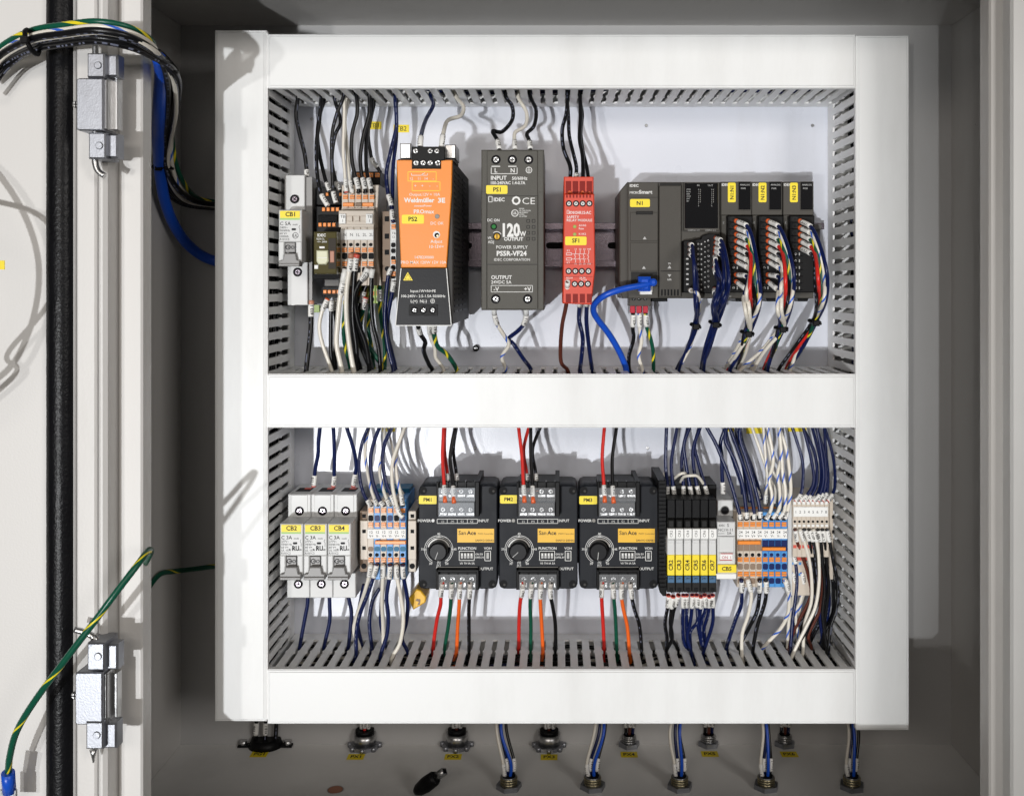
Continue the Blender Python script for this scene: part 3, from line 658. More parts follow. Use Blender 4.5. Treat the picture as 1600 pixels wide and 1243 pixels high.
for x, y in ((775, 249.5), (800.5, 249.5), (826, 249.5), (774.5, 467), (824.5, 467)): m = MB(); m.cyl(x, y, 7.4, yF-.2, yF+.1, 'hole', 18, 0); m.screw(x, y, 4.6, yF-.2, random.uniform(0, 90), well=False); m.build('terminal_screw', t)
m = MB(); m.cyl(771.5, 354, 5.2, yF-.2, yF, 'hole', 16, 0); m.cyl(771.5, 354, 3.4, yF-.6, yF, 'led_green', 14, .3); m.build('indicator', t)
m = MB(); m.cyl(776.5, 369.5, 6, yF-.2, yF, 'hole', 16, 0); m.cyl(776.5, 369.5, 4.4, yF-1, yF, 'sanyellow', 14, .4); m.box(775.8, 366, 777.2, 373, yF-1.2, yF-.9, 'ink', 0); m.build('adjuster', t)
m = MB(); m.rpl(759.5, 289.5, 793, 303, yF, 'yellow', 2, .35); o = m.build('name_label', t); m = MB(); m.text('PS1', 776.5, 299.3, 6.4, yF-.35, 'ink', bold=1.3); m.build('lettering', o)

# ================================================================ red safety relay
t = thing('safety_relay', 'slim red safety relay module labelled SF1', 'safety relay', P(903, 383, 72))
yF = -30
m = MB(); m.pp([(881, 303), (928.5, 303), (930, 420), (924, 476), (879, 474), (880, 400)], yF, 66, 'red', .7); m.box(881, 276, 927.5, 303.5, yF+16, 66, 'red', .6); m.build('housing', t)
for i in range(4): m = MB(); m.box(884+i*10.9, 283, 892.3+i*10.9, 302.5, yF+15.4, yF+16.1, 'red_dark', .1); m.build('wire_funnel', t)
m = MB()
for i in range(8): m.box(884.5+i*5.2, 304, 887+i*5.2, 309, yF-.15, yF, 'red_dark', 0)
for i in range(4): m.box(884+i*11, 459, 892+i*11, 473, yF-.2, yF, 'red_dark', 0)
m.box(882, 411.5, 926, 412.2, yF-.1, yF, 'red_dark', 0); m.box(882, 432, 926, 432.6, yF-.1, yF, 'red_dark', 0)
m.build('vents', t)
m = MB(); m.rect(886, 328.5, 889, 334, .7, yF); m.text('IDEC', 895.5, 334, 3.8, yF, bold=1); m.text('HR1S-AC', 912.5, 334.5, 4.6, yF, bold=.8, sx=.85)
m.text('SAFETY', 885.5, 341, 4, yF, align='L', bold=.6); m.text('RELAY MODULE', 885.5, 346, 3.8, yF, align='L', bold=.6)
m.text('A1/A2', 904.5, 353.5, 3, yF, align='L', bold=.5); m.text('Fuse', 904.5, 358.5, 3, yF, align='L', bold=.5); m.text('K1/K2', 904.5, 367, 3, yF, align='L', bold=.5)
m.text('K1', 888, 393, 3, yF, bold=.5); m.rect(885, 395, 893, 398.5, .7, yF); m.rect(885, 403, 893, 406.5, .7, yF); m.text('K2', 888, 412, 3, yF, bold=.5)
m.line([(893, 396.7), (916, 396.7)], .5, yF); m.line([(893, 404.7), (916, 404.7)], .5, yF)
for i, x in enumerate((899.5, 906.5, 913, 920)): m.line([(x, 391), (x, 395), (x-1.8, 399), (x, 401), (x-1.8, 404), (x, 406), (x, 410)], .7, yF); m.text(('13', '23', '33', 'Y43')[i], x, 390.5, 2.6, yF, bold=.3); m.text(('14', '24', '34', 'Y44')[i], x, 413.5, 2.6, yF, bold=.3)
m.text('A1|14', 889.5, 435.5, 2.8, yF, bold=.3); m.text('A2', 887, 438.7, 2.8, yF); m.text('24 34', 910, 435.5, 2.8, yF, bold=.3); m.text('Y2 44', 912, 438.7, 2.8, yF)
m.build('lettering', t)
for y, xs_ in ((318, (889, 900, 910.5, 921)), (423.5, (888.5, 899, 909, 919.5)), (443.5, (898, 908, 918.5))):
    for x in xs_: m = MB(); m.screw(x, y, 4.2, yF, random.uniform(0, 90), 'label'); m.build('terminal_screw', t)
for x, y in ((898, 354), (898, 366)): m = MB(); m.cyl(x, y, 2.8, yF-.5, yF, 'tgreen', 12, .3); m.build('indicator', t)
m = MB(); m.rpl(883, 369.5, 916.5, 383, yF, 'yellow', 2, .35); o = m.build('name_label', t); m = MB(); m.text('SF1', 899.5, 379, 6.2, yF-.35, 'ink', bold=1.3); m.build('lettering', o)

# ================================================================ controller N1 and analogue modules
t = thing('logic_controller', 'dark grey programmable controller labelled N1, widest unit of upper bay', 'controller', P(1040, 383, 72))
yF = 8
m = MB(); m.pp([(968, 299), (980, 284.5), (1126, 284.5), (1126, 466), (972, 466), (968, 450)], yF+3, 70, 'plc', .7); m.build('housing', t)
m = MB(); m.box(981, 284.5, 1028.5, 466, yF, yF+4, 'plc', .5); m.box(1030, 290, 1064.5, 464, yF-1, yF+4, 'plc', .5); m.box(981, 308, 1028, 308.8, yF-.05, yF, 'plc_dark', 0)
o = m.build('front_panel', t)
m = MB(); m.text('IDEC', 984, 292, 3.8, yF, align='L', bold=1.4, sx=1.15); m.text('MICRO', 984, 302.6, 3.4, yF, align='L', bold=.8); m.text('Smart', 998.5, 302.6, 5.4, yF, align='L', bold=1.2, sx=1.1)
m.text('Analog IN', 1006, 368, 2.6, yF-.6, bold=.2); m.pp([(1004.3, 374), (1007.3, 369.5), (1010.3, 374)], yF-.8, yF, 'print_grey', 0); m.text('Ethernet', 1006, 413.5, 2.4, yF-.6); m.pp([(1003, 420), (1006, 415.5), (1009, 420)], yF-.8, yF, 'print_grey', 0)
m.text('SD', 1046, 413, 2.6, yF-1); m.pp([(1043, 419.5), (1046, 414.5), (1049, 419.5)], yF-1.2, yF, 'print_grey', 0); m.pp([(1043, 428.5), (1049, 428.5), (1046, 433)], yF-1.2, yF, 'print_grey', 0); m.text('USB', 1046, 438, 2.6, yF-1)
m.build('lettering', o)
m = MB(); m.box(984.5, 331.5, 1028, 376.5, yF-.7, yF, 'plc', .4); m.box(994, 330, 1020, 335, yF-1.6, yF-.6, 'plc_dark', .3); m.build('upper_hatch', t)
m = MB(); m.box(984.5, 378.5, 1028, 423, yF-.7, yF, 'plc', .4); m.build('lower_hatch', t)
m = MB(); m.box(986, 424.5, 1027, 448, yF-.1, yF, 'plc_dark', 0); m.box(998, 440, 1020, 456, yF-.4, yF+6, 'label', .3); m.build('network_socket', t)
m = MB(); m.box(1032, 423, 1063, 424, yF-1.2, yF, 'hole', 0); m.box(1031, 286.5, 1064, 290.5, yF-.5, yF, 'plc_dark', 0)
for i in range(6): m.box(1033+5*i, 452, 1035.5+5*i, 462, yF-1.2, yF, 'hole', 0)
m.build('side_vents', t)
m = MB(); m.box(1068.5, 284.5, 1124, 360, yF-1, yF+4, 'plc', .4); m.box(1070, 286, 1122, 356.5, yF-1.6, yF, 'gloss_black', .3); o = m.build('status_window', t)
m = MB(); m.text('IN', 1091, 291, 2.6, yF-1.6, 'print_grey'); m.text('OUT', 1110, 291, 2.6, yF-1.6, 'print_grey')
for i, s_ in enumerate(('PWR', 'RUN', 'ERR', 'STAT', 'BAT', 'SD')): m.text(s_, 1073, 297+3.6*i, 2, yF-1.6, 'print_grey', align='L')
for i in range(9): m.text(str(i), 1091.5, 297+3.2*i, 1.8, yF-1.6, 'print_grey'); m.text(str(i), 1112, 297+3.2*i, 1.8, yF-1.6, 'print_grey')
for i in range(7): m.pl(1093.5, 295.5+3.2*i, 1094.8, 297+3.2*i, yF-1.6, 'led', .1); m.pl(1114, 295.5+3.2*i, 1115.3, 297+3.2*i, yF-1.6, 'led', .1)
m.text('COM 0.1 +V', 1084, 361, 2.4, yF-1, 'print_grey'); m.text('COM 1 2 3', 1110, 361, 2.4, yF-1, 'print_grey'); m.build('lettering', o)
m = MB(); m.pp([(1067.5, 376), (1095, 373), (1097, 368), (1108, 364.5), (1124, 366), (1124, 459), (1067.5, 457)], yF-6, yF+3, 'black', .6); o = m.build('terminal_connector', t)
for i in range(10):
    y = 381+7.9*i
    m = MB(); m.screw(1091, y, 2.6, yF-6, random.uniform(0, 90), 'steel'); m.box(1095, y-1, 1097, y+1.5, yF-6.3, yF-5.9, 'print_grey', 0); m.screw(1107, y-5, 2.6, yF-6, random.uniform(0, 90)); m.box(1100.5, y-4, 1102.5, y-2.5, yF-6.3, yF-5.9, 'print_grey', 0)
    if 2 < i < 9: m.rpl(1072, y-1.5, 1076, y+1, yF-6, 'steel', 1, .4)
    m.build('terminal_screw', o)
m = MB(); m.rpl(984.5, 311, 1015.5, 323.5, yF, 'yellow', 2, .35); o = m.build('name_label', t); m = MB(); m.text('N1', 999.5, 320.3, 6, yF-.35, 'ink', bold=1.3); m.build('lettering', o)
m = MB(); m.box(983, 462, 1017, 478, yF+6, yF+24, 'plc', .4)
for i in range(3): m.screw(990+9*i, 466.5, 2.6, yF+6, 20)
o = m.build('power_connector', t)
for i in range(3): m = MB(); m.box(984.5+10*i, 477, 992.5+10*i, 489, yF+8, yF+20, 'ink_red', .4); m.box(983.5+10*i, 476, 984.2+10*i, 490, yF+7, yF+21, 'clear', 0); m.build('wire_clamp', o)
m = MB(); m.box(1018, 466, 1043, 471, yF+10, 60, 'black', .5); m.build('rail_catch', t)
AG = 'analogue modules right of the controller'
for k, x0 in enumerate((1126.8, 1174.8, 1223.8)):
    t = thing('analogue_module', ('dark grey analogue module labelled N1:N1, next to the controller', 'dark grey analogue module labelled N1:N2, between its two twins', 'dark grey analogue module labelled N1:N3, last in the row')[k],
              'analogue module', P(x0+24, 383, 72), AG)
    m = MB(); m.box(x0, 284, x0+47.6, 466, yF+2.5, 70, 'plc', .6); m.box(x0, 284.5, x0+47.3, 336, yF, yF+3, 'plc', .4); m.box(x0+.6, 336.5, x0+9, 458, yF+1.4, yF+3, 'plc', .3); m.build('housing', t)
    m = MB(); m.box(x0+26.5, 283.5, x0+47.2, 329, yF-.5, yF, 'plc', .2); m.box(x0+27.5, 284.5, x0+46.2, 327.5, yF-.9, yF, 'gloss_black', .2); o = m.build('status_window', t)
    m = MB(); m.text('ANALOG', x0+37, 290, 2.5, yF-.9, 'print_grey', bold=.6); m.text('PWR', x0+31, 295.7, 2.4, yF-.9, 'print_grey', align='L', bold=.6); m.build('lettering', o)
    m = MB(); m.text('IDEC', x0+1, 290.5, 3.6, yF, align='L', bold=1.2); m.text('IN', x0+5, 348, 2.4, yF+1.4, 'print_grey', rot=90); m.text('CN1', x0+12, 464, 2.6, yF+2.5, 'print_grey'); m.build('lettering', t)
    m = MB(); m.rpl(x0+10.5, 285.5, x0+22.8, 316, yF, 'yellow', 2, .4); o = m.build('name_label', t); m = MB(); m.text('N1:N%d' % (k+1), x0+19.6, 301, 5.6, yF-.4, 'ink', rot=90, bold=1.3); m.build('lettering', o)
    m = MB(); m.box(x0+10, 337, x0+49, 457, yF-6, yF+3, 'black', .6); m.box(x0+33, 337, x0+48.8, 455, yF-3, yF+3, 'gloss_black', .4); o = m.build('terminal_connector', t)
    for i in range(11):
        y = 344+10.55*i; m = MB()
        wired = i < (5 if k == 2 else 7) or (k < 2 and i in (8, 9))
        m.ring(x0+18.5, y-2+.6, 2.2, 4.6, yF-6, 'plc_dark', n=14); m.box(x0+12, y+2.6, x0+31, y+3.4, yF-7, yF-5.9, 'gloss_black', .2)
        if not wired: m.screw(x0+19.5, y, 3.2, yF-6, random.uniform(0, 90)); m.box(x0+24.5, y-2, x0+26, y+3, yF-6.3, yF-5.9, 'print_grey', 0)
        if i in (0, 7, 8, 9, 10): m.screw(x0+38, y, 3.4, yF-3, random.uniform(0, 90))
        m.build('terminal_screw', o)
    m = MB(); m.pp([(x0+22, 466), (x0+40, 466), (x0+38, 471), (x0+24, 471)], yF+10, 60, 'black', .5); m.build('rail_catch', t)

# ================================================================ fan controllers PM1..3
yF = 22
for k in range(3):
    dx = 125.6*k
    t = thing('fan_controller', ('black fan speed controller labelled PM1 with its round dial, left of three', 'black fan speed controller labelled PM2 with its round dial, middle of three', 'black fan speed controller labelled PM3 with its round dial, right of three')[k],
              'fan controller', P(716+dx, 838, 72), 'fan speed controllers in the lower bay')
    e = 9
    def oct_(x0, y0, x1, y1, e): return [(x0+e, y0), (x1-e, y0), (x1-e*.3, y0+e*.3), (x1, y0+e), (x1, y1-e), (x1-e*.3, y1-e*.3), (x1-e, y1), (x0+e, y1), (x0+e*.3, y1-e*.3), (x0, y1-e), (x0, y0+e), (x0+e*.3, y0+e*.3)]
    m = MB(); m.pp(oct_(654+dx, 758, 777+dx, 919.5, 8), yF, 58, 'fan', .7); m.box(668+dx, 757, 763+dx, 919, yF+8, 64, 'fan', .4); m.build('housing', t)
    for (x, y) in ((661, 766), (769.5, 766), (661, 912), (769.5, 912)): m = MB(); m.cyl(x+dx, y, 6.3, yF-.15, yF+.1, 'hole', 18, 0); m.cyl(x+dx+1.5, y+1, 2.2, yF-.4, yF, 'ps_side', 12, .3); m.build('corner_screw', t)
    # input terminal strip
    m = MB(); m.box(684+dx, 755, 746+dx, 809, yF+2, 62, 'black', .4); m.box(742+dx, 752, 749+dx, 806, yF-7, 62, 'black', .5); m.box(682+dx, 752, 686+dx, 806, yF-5, 40, 'black', .4)
    m.box(684+dx, 752, 746+dx, 782, yF-3, 40, 'black', .4); m.box(684+dx, 783, 742+dx, 806, yF-1.2, 30, 'black', .3)
    for i in range(5): m.box(684+dx+14.3*i, 752, 685.4+dx+14.3*i, 782, yF-5, yF, 'gloss_black', .2)
    o = m.build('input_terminals', t)
    for i in range(4):
        for y, yy in ((767.5, yF-3), (796, yF-1.4)): m = MB(); m.screw(692+dx+14.3*i, y, 5, yy, random.uniform(0, 90)); m.box(685.6+dx+14.3*i, y+5, 698+dx+14.3*i, y+8.5, yy-.3, yy, 'screw_metal', .1); m.build('terminal_screw', o)
    m = MB()
    fl_ = 'clear_film' if k == 0 else 'clear_lid'
    m.box(685+dx, 762, 742+dx, 782.5, yF-7.9, yF-7.4, fl_, .1); m.box(684.5+dx, 783, 741.5+dx, 784.4, yF-7.5, yF-3, 'clear_film', .1); m.box(685+dx, 785, 741+dx, 807, yF-5.5, yF-5, fl_, .1); m.build('clear_cover', t)
    # output terminal strip
    m = MB(); m.box(682+dx, 892, 746+dx, 921, yF-1, 62, 'black', .4); m.box(681+dx, 889.5, 685+dx, 921, yF-6, yF+5, 'black', .4); m.box(744+dx, 889.5, 748+dx, 921, yF-6, yF+5, 'black', .4); m.box(682+dx, 889.5, 746+dx, 893.5, yF-6, yF+5, 'black', .4)
    for i in (1, 2, 3): m.box(684.2+dx+14.8*i, 897, 685.6+dx+14.8*i, 921, yF-4, yF, 'gloss_black', .2)
    o = m.build('output_terminals', t)
    for i in range(4): m = MB(); m.screw(692.5+dx+14.8*i, 904.5, 5.4, yF-1.2, random.uniform(0, 90)); m.box(686.5+dx+14.8*i, 910, 698+dx+14.8*i, 917, yF-1.4, yF-1, 'screw_metal', .1); m.build('terminal_screw', o)
    m = MB(); m.box(685+dx, 897, 744+dx, 920.5, yF-5.4, yF-5, 'clear_lid', .1); m.build('clear_cover', t)
    # dial
    m = MB(); m.cyl(685.5+dx, 860, 16.5, yF-.3, yF+.1, 'hole', 28, 0); m.cyl(684+dx, 862.5, 14.5, yF-10, yF, 'knob', 28, 1.0)
    o = m.build('knob', t); m = MB(); ka = (200, 228, 186)[k]; m.line([(684+dx, 862.5), (684+dx+12*math.sin(math.radians(ka)), 862.5-12*math.cos(math.radians(ka)))], 1, yF-10, 'print_grey'); m.build('pointer', o)
    m = MB(); m.ring(685.5+dx, 858.5, 15.8, 18, yF, 'print_white', -75, 75); m.ring(685.5+dx, 858.5, 19.6, 20.3, yF, 'print_white', -150, 150); m.ring(685.5+dx, 858.5, 22, 22.7, yF, 'print_white', -155, 155)
    for a, s_ in ((0, '40'), (88, '45'), (150, '50'), (-150, '30'), (-88, '35')): m.text(s_, 685.5+dx+25.5*math.sin(math.radians(a)), 860-25.5*math.cos(math.radians(a))*.98, 3.3, yF, bold=.5)
    for a, s_ in ((88, '75'), (-88, '25'), (140, '90'), (0, '50')): m.text(s_, 685.5+dx+20.8*math.sin(math.radians(a)), 860-20.8*math.cos(math.radians(a)), 2.4, yF, bold=.5)
    m.text('[%]', 685.5+dx, 879.5, 2.8, yF, bold=.5); m.text('[C]', 685.5+dx, 884.5, 3.2, yF, bold=.5)
    m.text('POWER', 663+dx, 815, 4, yF, bold=.9); m.text('INPUT', 747.5+dx, 815, 4, yF, align='L', bold=.5); m.text('OUTPUT', 747.5+dx, 890, 4, yF, align='L', bold=.5)
    m.rect(683+dx, 810.5, 746+dx, 817.2, .7, yF)
    for i in range(4): m.text(('(-)', '(+)', 'C1', 'C2')[i], 692+dx+15*i, 815.6, 3, yF, bold=.2); m.text(str(i+1), 691.5+dx+15.5*i, 889.4, 3, yF, bold=.3)
    for i in (1, 2, 3): m.line([(683+dx+15.75*i, 811), (683+dx+15.75*i, 817)], .6, yF); m.line([(682+dx+16*i, 885.6), (682+dx+16*i, 890)], .6, yF)
    m.rect(682+dx, 885.5, 746+dx, 890.5, .7, yF)
    m.text('FUNCTION', 730+dx, 858, 3.8, yF, bold=.8); m.text('VOH', 762+dx, 858, 3.8, yF, bold=.5); m.text('V0 TH IA SA', 730+dx, 881, 3, yF, bold=.4)
    m.text('ON', 745.7+dx, 866.7, 2.8, yF, bold=.6); m.text('OFF', 745.7+dx, 871.7, 2.8, yF, bold=.6); m.text('5V', 752.5+dx, 866.7, 2.8, yF, bold=.6); m.text('3.3V', 752.8+dx, 871.7, 2.8, yF, bold=.6)
    m.build('lettering', t)
    m = MB(); m.rect(717.5+dx, 860.5, 741+dx, 875, .9, yF); m.box(718.5+dx, 861.5, 740+dx, 874, yF-.5, yF, 'gloss_black', .1)
    for i in range(4): m.box(720+dx+5*i, 863.5, 723.6+dx+5*i, 872, yF-.7, yF-.4, 'print_grey', 0); m.box(720.7+dx+5*i, 864.2, 722.9+dx+5*i, 867.5, yF-1.3, yF-.6, 'label', .1)
    m.build('function_switch', t)
    m = MB(); m.rect(757.5+dx, 860.5, 766.5+dx, 875.5, .9, yF); m.box(760+dx, 863, 764+dx, 872.5, yF-.6, yF, 'print_grey', .1); m.build('slide_switch', t)
    m = MB(); m.cyl(676.5+dx, 813, 3, yF-.5, yF, 'led', 12, .3); m.build('indicator', t)
    m = MB(); m.pl(714.5+dx, 825.5, 772+dx, 847, yF, 'sanyellow', .12); o = m.build('maker_plate', t)
    m = MB(); m.text('San', 716.5+dx, 835, 6, yF-.12, 'ink', align='L', bold=.5); m.text('Ace', 729.5+dx, 835, 6, yF-.12, 'ink', align='L', bold=1.2); m.text('PWM Controller', 747+dx, 834.6, 2.4, yF-.12, 'ink', align='L'); m.text('SANYO DENKI', 757+dx, 845.3, 3, yF-.12, 'ink', bold=.6); m.build('lettering', o)
    lx, ly = (0, 1.2, -.6)[k], (0, -.8, .5)[k]; m = MB(); m.rpl(654.5+dx+lx, 774+ly, 682.5+dx+lx, 787+ly, yF, 'yellow', 2, .35); o = m.build('name_label', t); m = MB(); m.text('PM%d' % (k+1), 668+dx+lx, 783+ly, 5.4, yF-.35, 'ink', bold=1.3); m.build('lettering', o)

# ================================================================ interface relays CR2..CR7
yF = 4
for k in range(6):
    x = 1042.3+12.95*k; n = k+2
    t = thing('interface_relay', 'slim interface relay with yellow label CR%d, %s of six at lower right' % (n, ('first', 'second', 'third', 'fourth', 'fifth', 'last')[k]), 'relay', P(x+6, 842, 72), 'slim interface relays CR2 to CR7')
    m = MB(); m.box(x+.2, 899, x+12.6, 925, yF+2, 70, 'plc_dark', .4); m.box(x+.2, 780, x+12.6, 899, yF+8, 70, 'black', .4); m.box(x+.2, 757, x+12.6, 795, 34, 70, 'black', .4)
    m.pp([(x+3.5, 918), (x+9.5, 918), (x+9.5, 923), (x+6.5, 926), (x+3.5, 923)], yF+1.6, yF+2.2, 'hole', 0); m.box(x+1.5, 812, x+11.5, 825, yF+3, yF+9, 'plc_dark', .8)
    m.box(x+3, 796, x+10, 801, 28, 35, 'gloss_black', .3)
    m.build('socket', t)
    m = MB(); lever(m, x+2.5, 787.5, x+9, 793, 34); m.build('release_lever', t)
    m = MB(); m.ring(x+5.5, 783, 2.4, 4.6, 32, 'wOR', 90, 270, t=0); m.cyl(x+5.5, 782, 4.2, 33.4, 34, 'wOR', 12, .2); m.build('wire_entry', t)
    m = MB(); m.box(x+.4, 841, x+12, 868, yF, yF+12, 'mcb', .4); m.box(x+1, 843, x+11.6, 848, yF-.8, yF, 'mcb', .3); m.build('relay_cap', t)
    m = MB(); m.box(x+.6, 866.5, x+11.8, 898.5, yF-.6, yF+3, 'yellow', .2); o = m.build('name_label', t)
    m = MB(); m.text('CR%d' % n, x+9, 882.5, 6.2, yF-.6, 'ink', rot=90, bold=1.3); m.build('lettering', o)
    m = MB(); m.box(x+1, 826, x+12.8, 841.2, yF-.8, yF+3, 'label', .15); o = m.build('marker_plate', t); m = MB(); m.text('CR%d' % n, x+8.5, 833.5, 4, yF-.8, 'ink', rot=90); m.build('lettering', o)
    m = MB(); m.box(x+1.2, 899.5, x+11.4, 910, yF+.6, yF+2, 'coil_blue', .2); o = m.build('coil_window', t); m = MB(); m.text('24V', x+6.3, 904.5, 3, yF+.6, 'ink', bold=.5); m.build('lettering', o)
t = thing('relay_end_bracket', 'black ribbed end bracket left of the slim interface relays', 'end bracket', P(1037, 842, 72))
m = MB(); m.pp([(1028.5, 750), (1041.5, 750), (1041.5, 931), (1036, 931), (1031, 925), (1028.5, 900)], 14, 70, 'black', .5)
for i in range(26): m.box(1030, 756+6.4*i, 1041, 757.6+6.4*i, 13.3, 14.1, 'gloss_black', .2)
m.build('bracket_body', t)
m = MB(); m.box(1029, 750, 1064, 757, 50, 68, 'black', .3)
for i in range(3): m.box(1031+12*i, 751, 1040+12*i, 756.5, 49.5, 50.1, 'wOR', .1)
m.build('rear_clips', t)
# ================================================================ breaker CB5
t = thing('circuit_breaker', 'pale circuit protector labelled CB5 between slim relays and 24 V terminals', 'circuit breaker', P(1133, 842, 72), 'single circuit breakers')
yF = 8
m = MB(); m.box(1120.5, 781, 1145.5, 807, 30, 72, 'mcb', .6); m.cyl(1132.8, 797, 7.3, 29.7, 30.1, 'mcb_grey', 20, .2); m.cyl(1132.8, 797, 6, 29.5, 29.9, 'hole', 20, 0); m.build('upper_clamp', t)
m = MB(); m.box(1120.5, 815, 1149, 905, yF, 60, 'mcb', .6); m.box(1123, 838, 1147, 866, yF-.6, yF, 'mcb', .5); m.box(1118.5, 896, 1150.5, 904, yF-1.2, yF, 'label', .2); m.build('body', t)
m = MB(); m.box(1124.5, 863.5, 1145.5, 876, yF-2.5, yF, 'label', .5); m.box(1126, 864, 1145, 865.2, yF-2.7, yF-2.4, 'ink_red', 0); m.box(1124.5, 873.8, 1144, 875, yF-2.7, yF-2.4, 'ink_red', 0); o = m.build('toggle', t)
m = MB(); m.text('ON  I', 1135, 872.5, 4.2, yF-2.6, 'ink_red'); m.build('lettering', o)
m = MB(); m.text('S', 1137.5, 822.5, 4.8, yF, 'ink', bold=.2); m.text('IDEC', 1128, 822, 3, yF, 'ink', bold=.6); m.text('NC1V-11', 1133.5, 829.5, 4.2, yF, 'ink', bold=.2); m.text('AC/DC', 1127, 834, 2.2, yF, 'ink'); m.text('5A', 1139.5, 834.5, 4, yF, 'ink', bold=.3); m.line([(1121, 837), (1148, 837)], .8, yF, 'ink'); m.build('printed_lettering', t)
m = MB(); m.pl(1121.5, 882, 1150.5, 894, yF, 'yellow', 1.6); o = m.build('name_label', t); m = MB(); m.text('CB5', 1135.5, 891, 6, yF-1.6, 'ink', bold=1.3); m.build('lettering', o)
# yellow jumper plug hanging by the 12 V block
t = thing('fuse_plug', 'loose orange-yellow plug lying against the panel left of PM1 controller', 'plug', P(651, 937, 60))
m = MB(); m.pp([(638.5, 935), (650.5, 920), (657, 922), (665.5, 932), (664.5, 941), (645.5, 952.5)], 40, 66, 'sanyellow', .8); m.build('plug_body', t)
m = MB(); m.pp([(649, 938), (651, 935), (657, 936), (656, 944), (652, 945), (654.5, 939.5)], 39.6, 40.2, 'brown', .1); m.build('notch', t)
for i_, (x_, y_) in enumerate(((487, 186), (1010, 196), (1270, 196), (742, 700), (1012, 700), (1090, 935))): m = MB(); m.cyl(x_, y_, 2.6, 79.2, 79.95, 'screw_metal', 12, .3); tag(m.build('panel_rivet'), 'small round rivet in the mounting panel, '+('upper left corner of upper bay', 'above the controller N1', 'upper right corner of upper bay', 'above the PM1 and PM2 controllers', 'above the gap right of PM3', 'below the slim relays')[i_], 'rivet', 'rivets in the mounting panel')
# panel screw
m = MB(); m.cyl(743.5, 544, 5, 76, 80, 'black', 16, .6); m.pp([(740.5, 543), (746, 543), (746, 545.4), (740.5, 545.4)], 75.7, 76.2, 'steel', .1); tag(m.build('panel_screw'), 'small black screw head on the panel below orange power supply', 'screw')
# ================================================================ wires
ZM = dict(R1=(0, 0, .33789), R3=(0, 820, .34036), R4=(410, 120, .23125), R5=(410, 340, .23125), R6=(740, 120, .19302), R7=(740, 340, .20917), R8=(940, 240, .28966), S1=(420, 660, .1625), S2=(420, 800, .20108),
          S3=(640, 730, .25740), S4=(1020, 660, .2), S5=(1020, 800, .20113), S6=(330, 1040, .35625), S7=(860, 1040, .35625), Q4=(1130, 320, .12872), Q3=(1060, 320, .12876), Q7=(1220, 760, .12876), Q8=(1220, 900, .12072), PX=(0, 0, 1))
CN = dict(K='black', N='navy blue', W='white', R='red', G='green', O='orange', B='blue', BR='brown', WB='blue-spiralled white wire', GY='yellow-spiralled green wire')
USED = {}
def slot_x(wall, x):
    z, lab, s, d = WALLZ[wall]; return min(SLOTS[(lab, s)], key=lambda q: abs(q-x))
def split_col(c):
    return {'WB': ('wW', 'wS', .72), 'GY': ('wG', 'wY', .62)}.get(c, ('w'+c, None, .4))
WIRES = []
NUM = [403]
def wire(zm, pts, col, r, d0, d1, wall=None, m=None, fer=None, grp='', bulge=0, tx=None, flen=5, end_x=None, name='wire', snap=True):
    """pts: list of zoomed photo positions from device end to duct; d0,d1 depths; m=(start,len) of the marker in mm"""
    ox, oy, k = ZM[zm]; q = [tuple(map(float, p.split(','))) for p in pts.split()]
    px = [(ox+a[0]*k, oy+a[1]*k) for a in q]; dd = [a[2] if len(a) > 2 else None for a in q]
    L = [0]
    for a, b in zip(px, px[1:]): L.append(L[-1]+math.hypot(b[0]-a[0], b[1]-a[1]))
    path = []
    for i, (a, b) in enumerate(px):
        t = L[i]/L[-1]; d = dd[i] if dd[i] is not None else d0+(d1-d0)*t-bulge*math.sin(math.pi*t)
        path.append(P(a, b, d))
    if wall:
        z, lab, s, dr_ = WALLZ[wall]
        e = path.pop()
        sx = slot_x(wall, e.x) if snap else e.x
        y = e.y
        while len(path) > 2 and (path[-1].z-z)*dr_ > -4: path.pop()
        path.append(Vector((sx, y, z))); path.append(Vector((sx+random.uniform(-2, 2), y+random.uniform(-2, 2), z+dr_*9))); path.append(Vector((sx+random.uniform(-12, 12), min(74, y+8), z+dr_*26)))
    WIRES.append(dict(path=path, col=col, r=r, m=m, fer=fer, grp=grp, tx=tx, flen=flen, x0=px[0][0], y0=px[0][1], name=name))
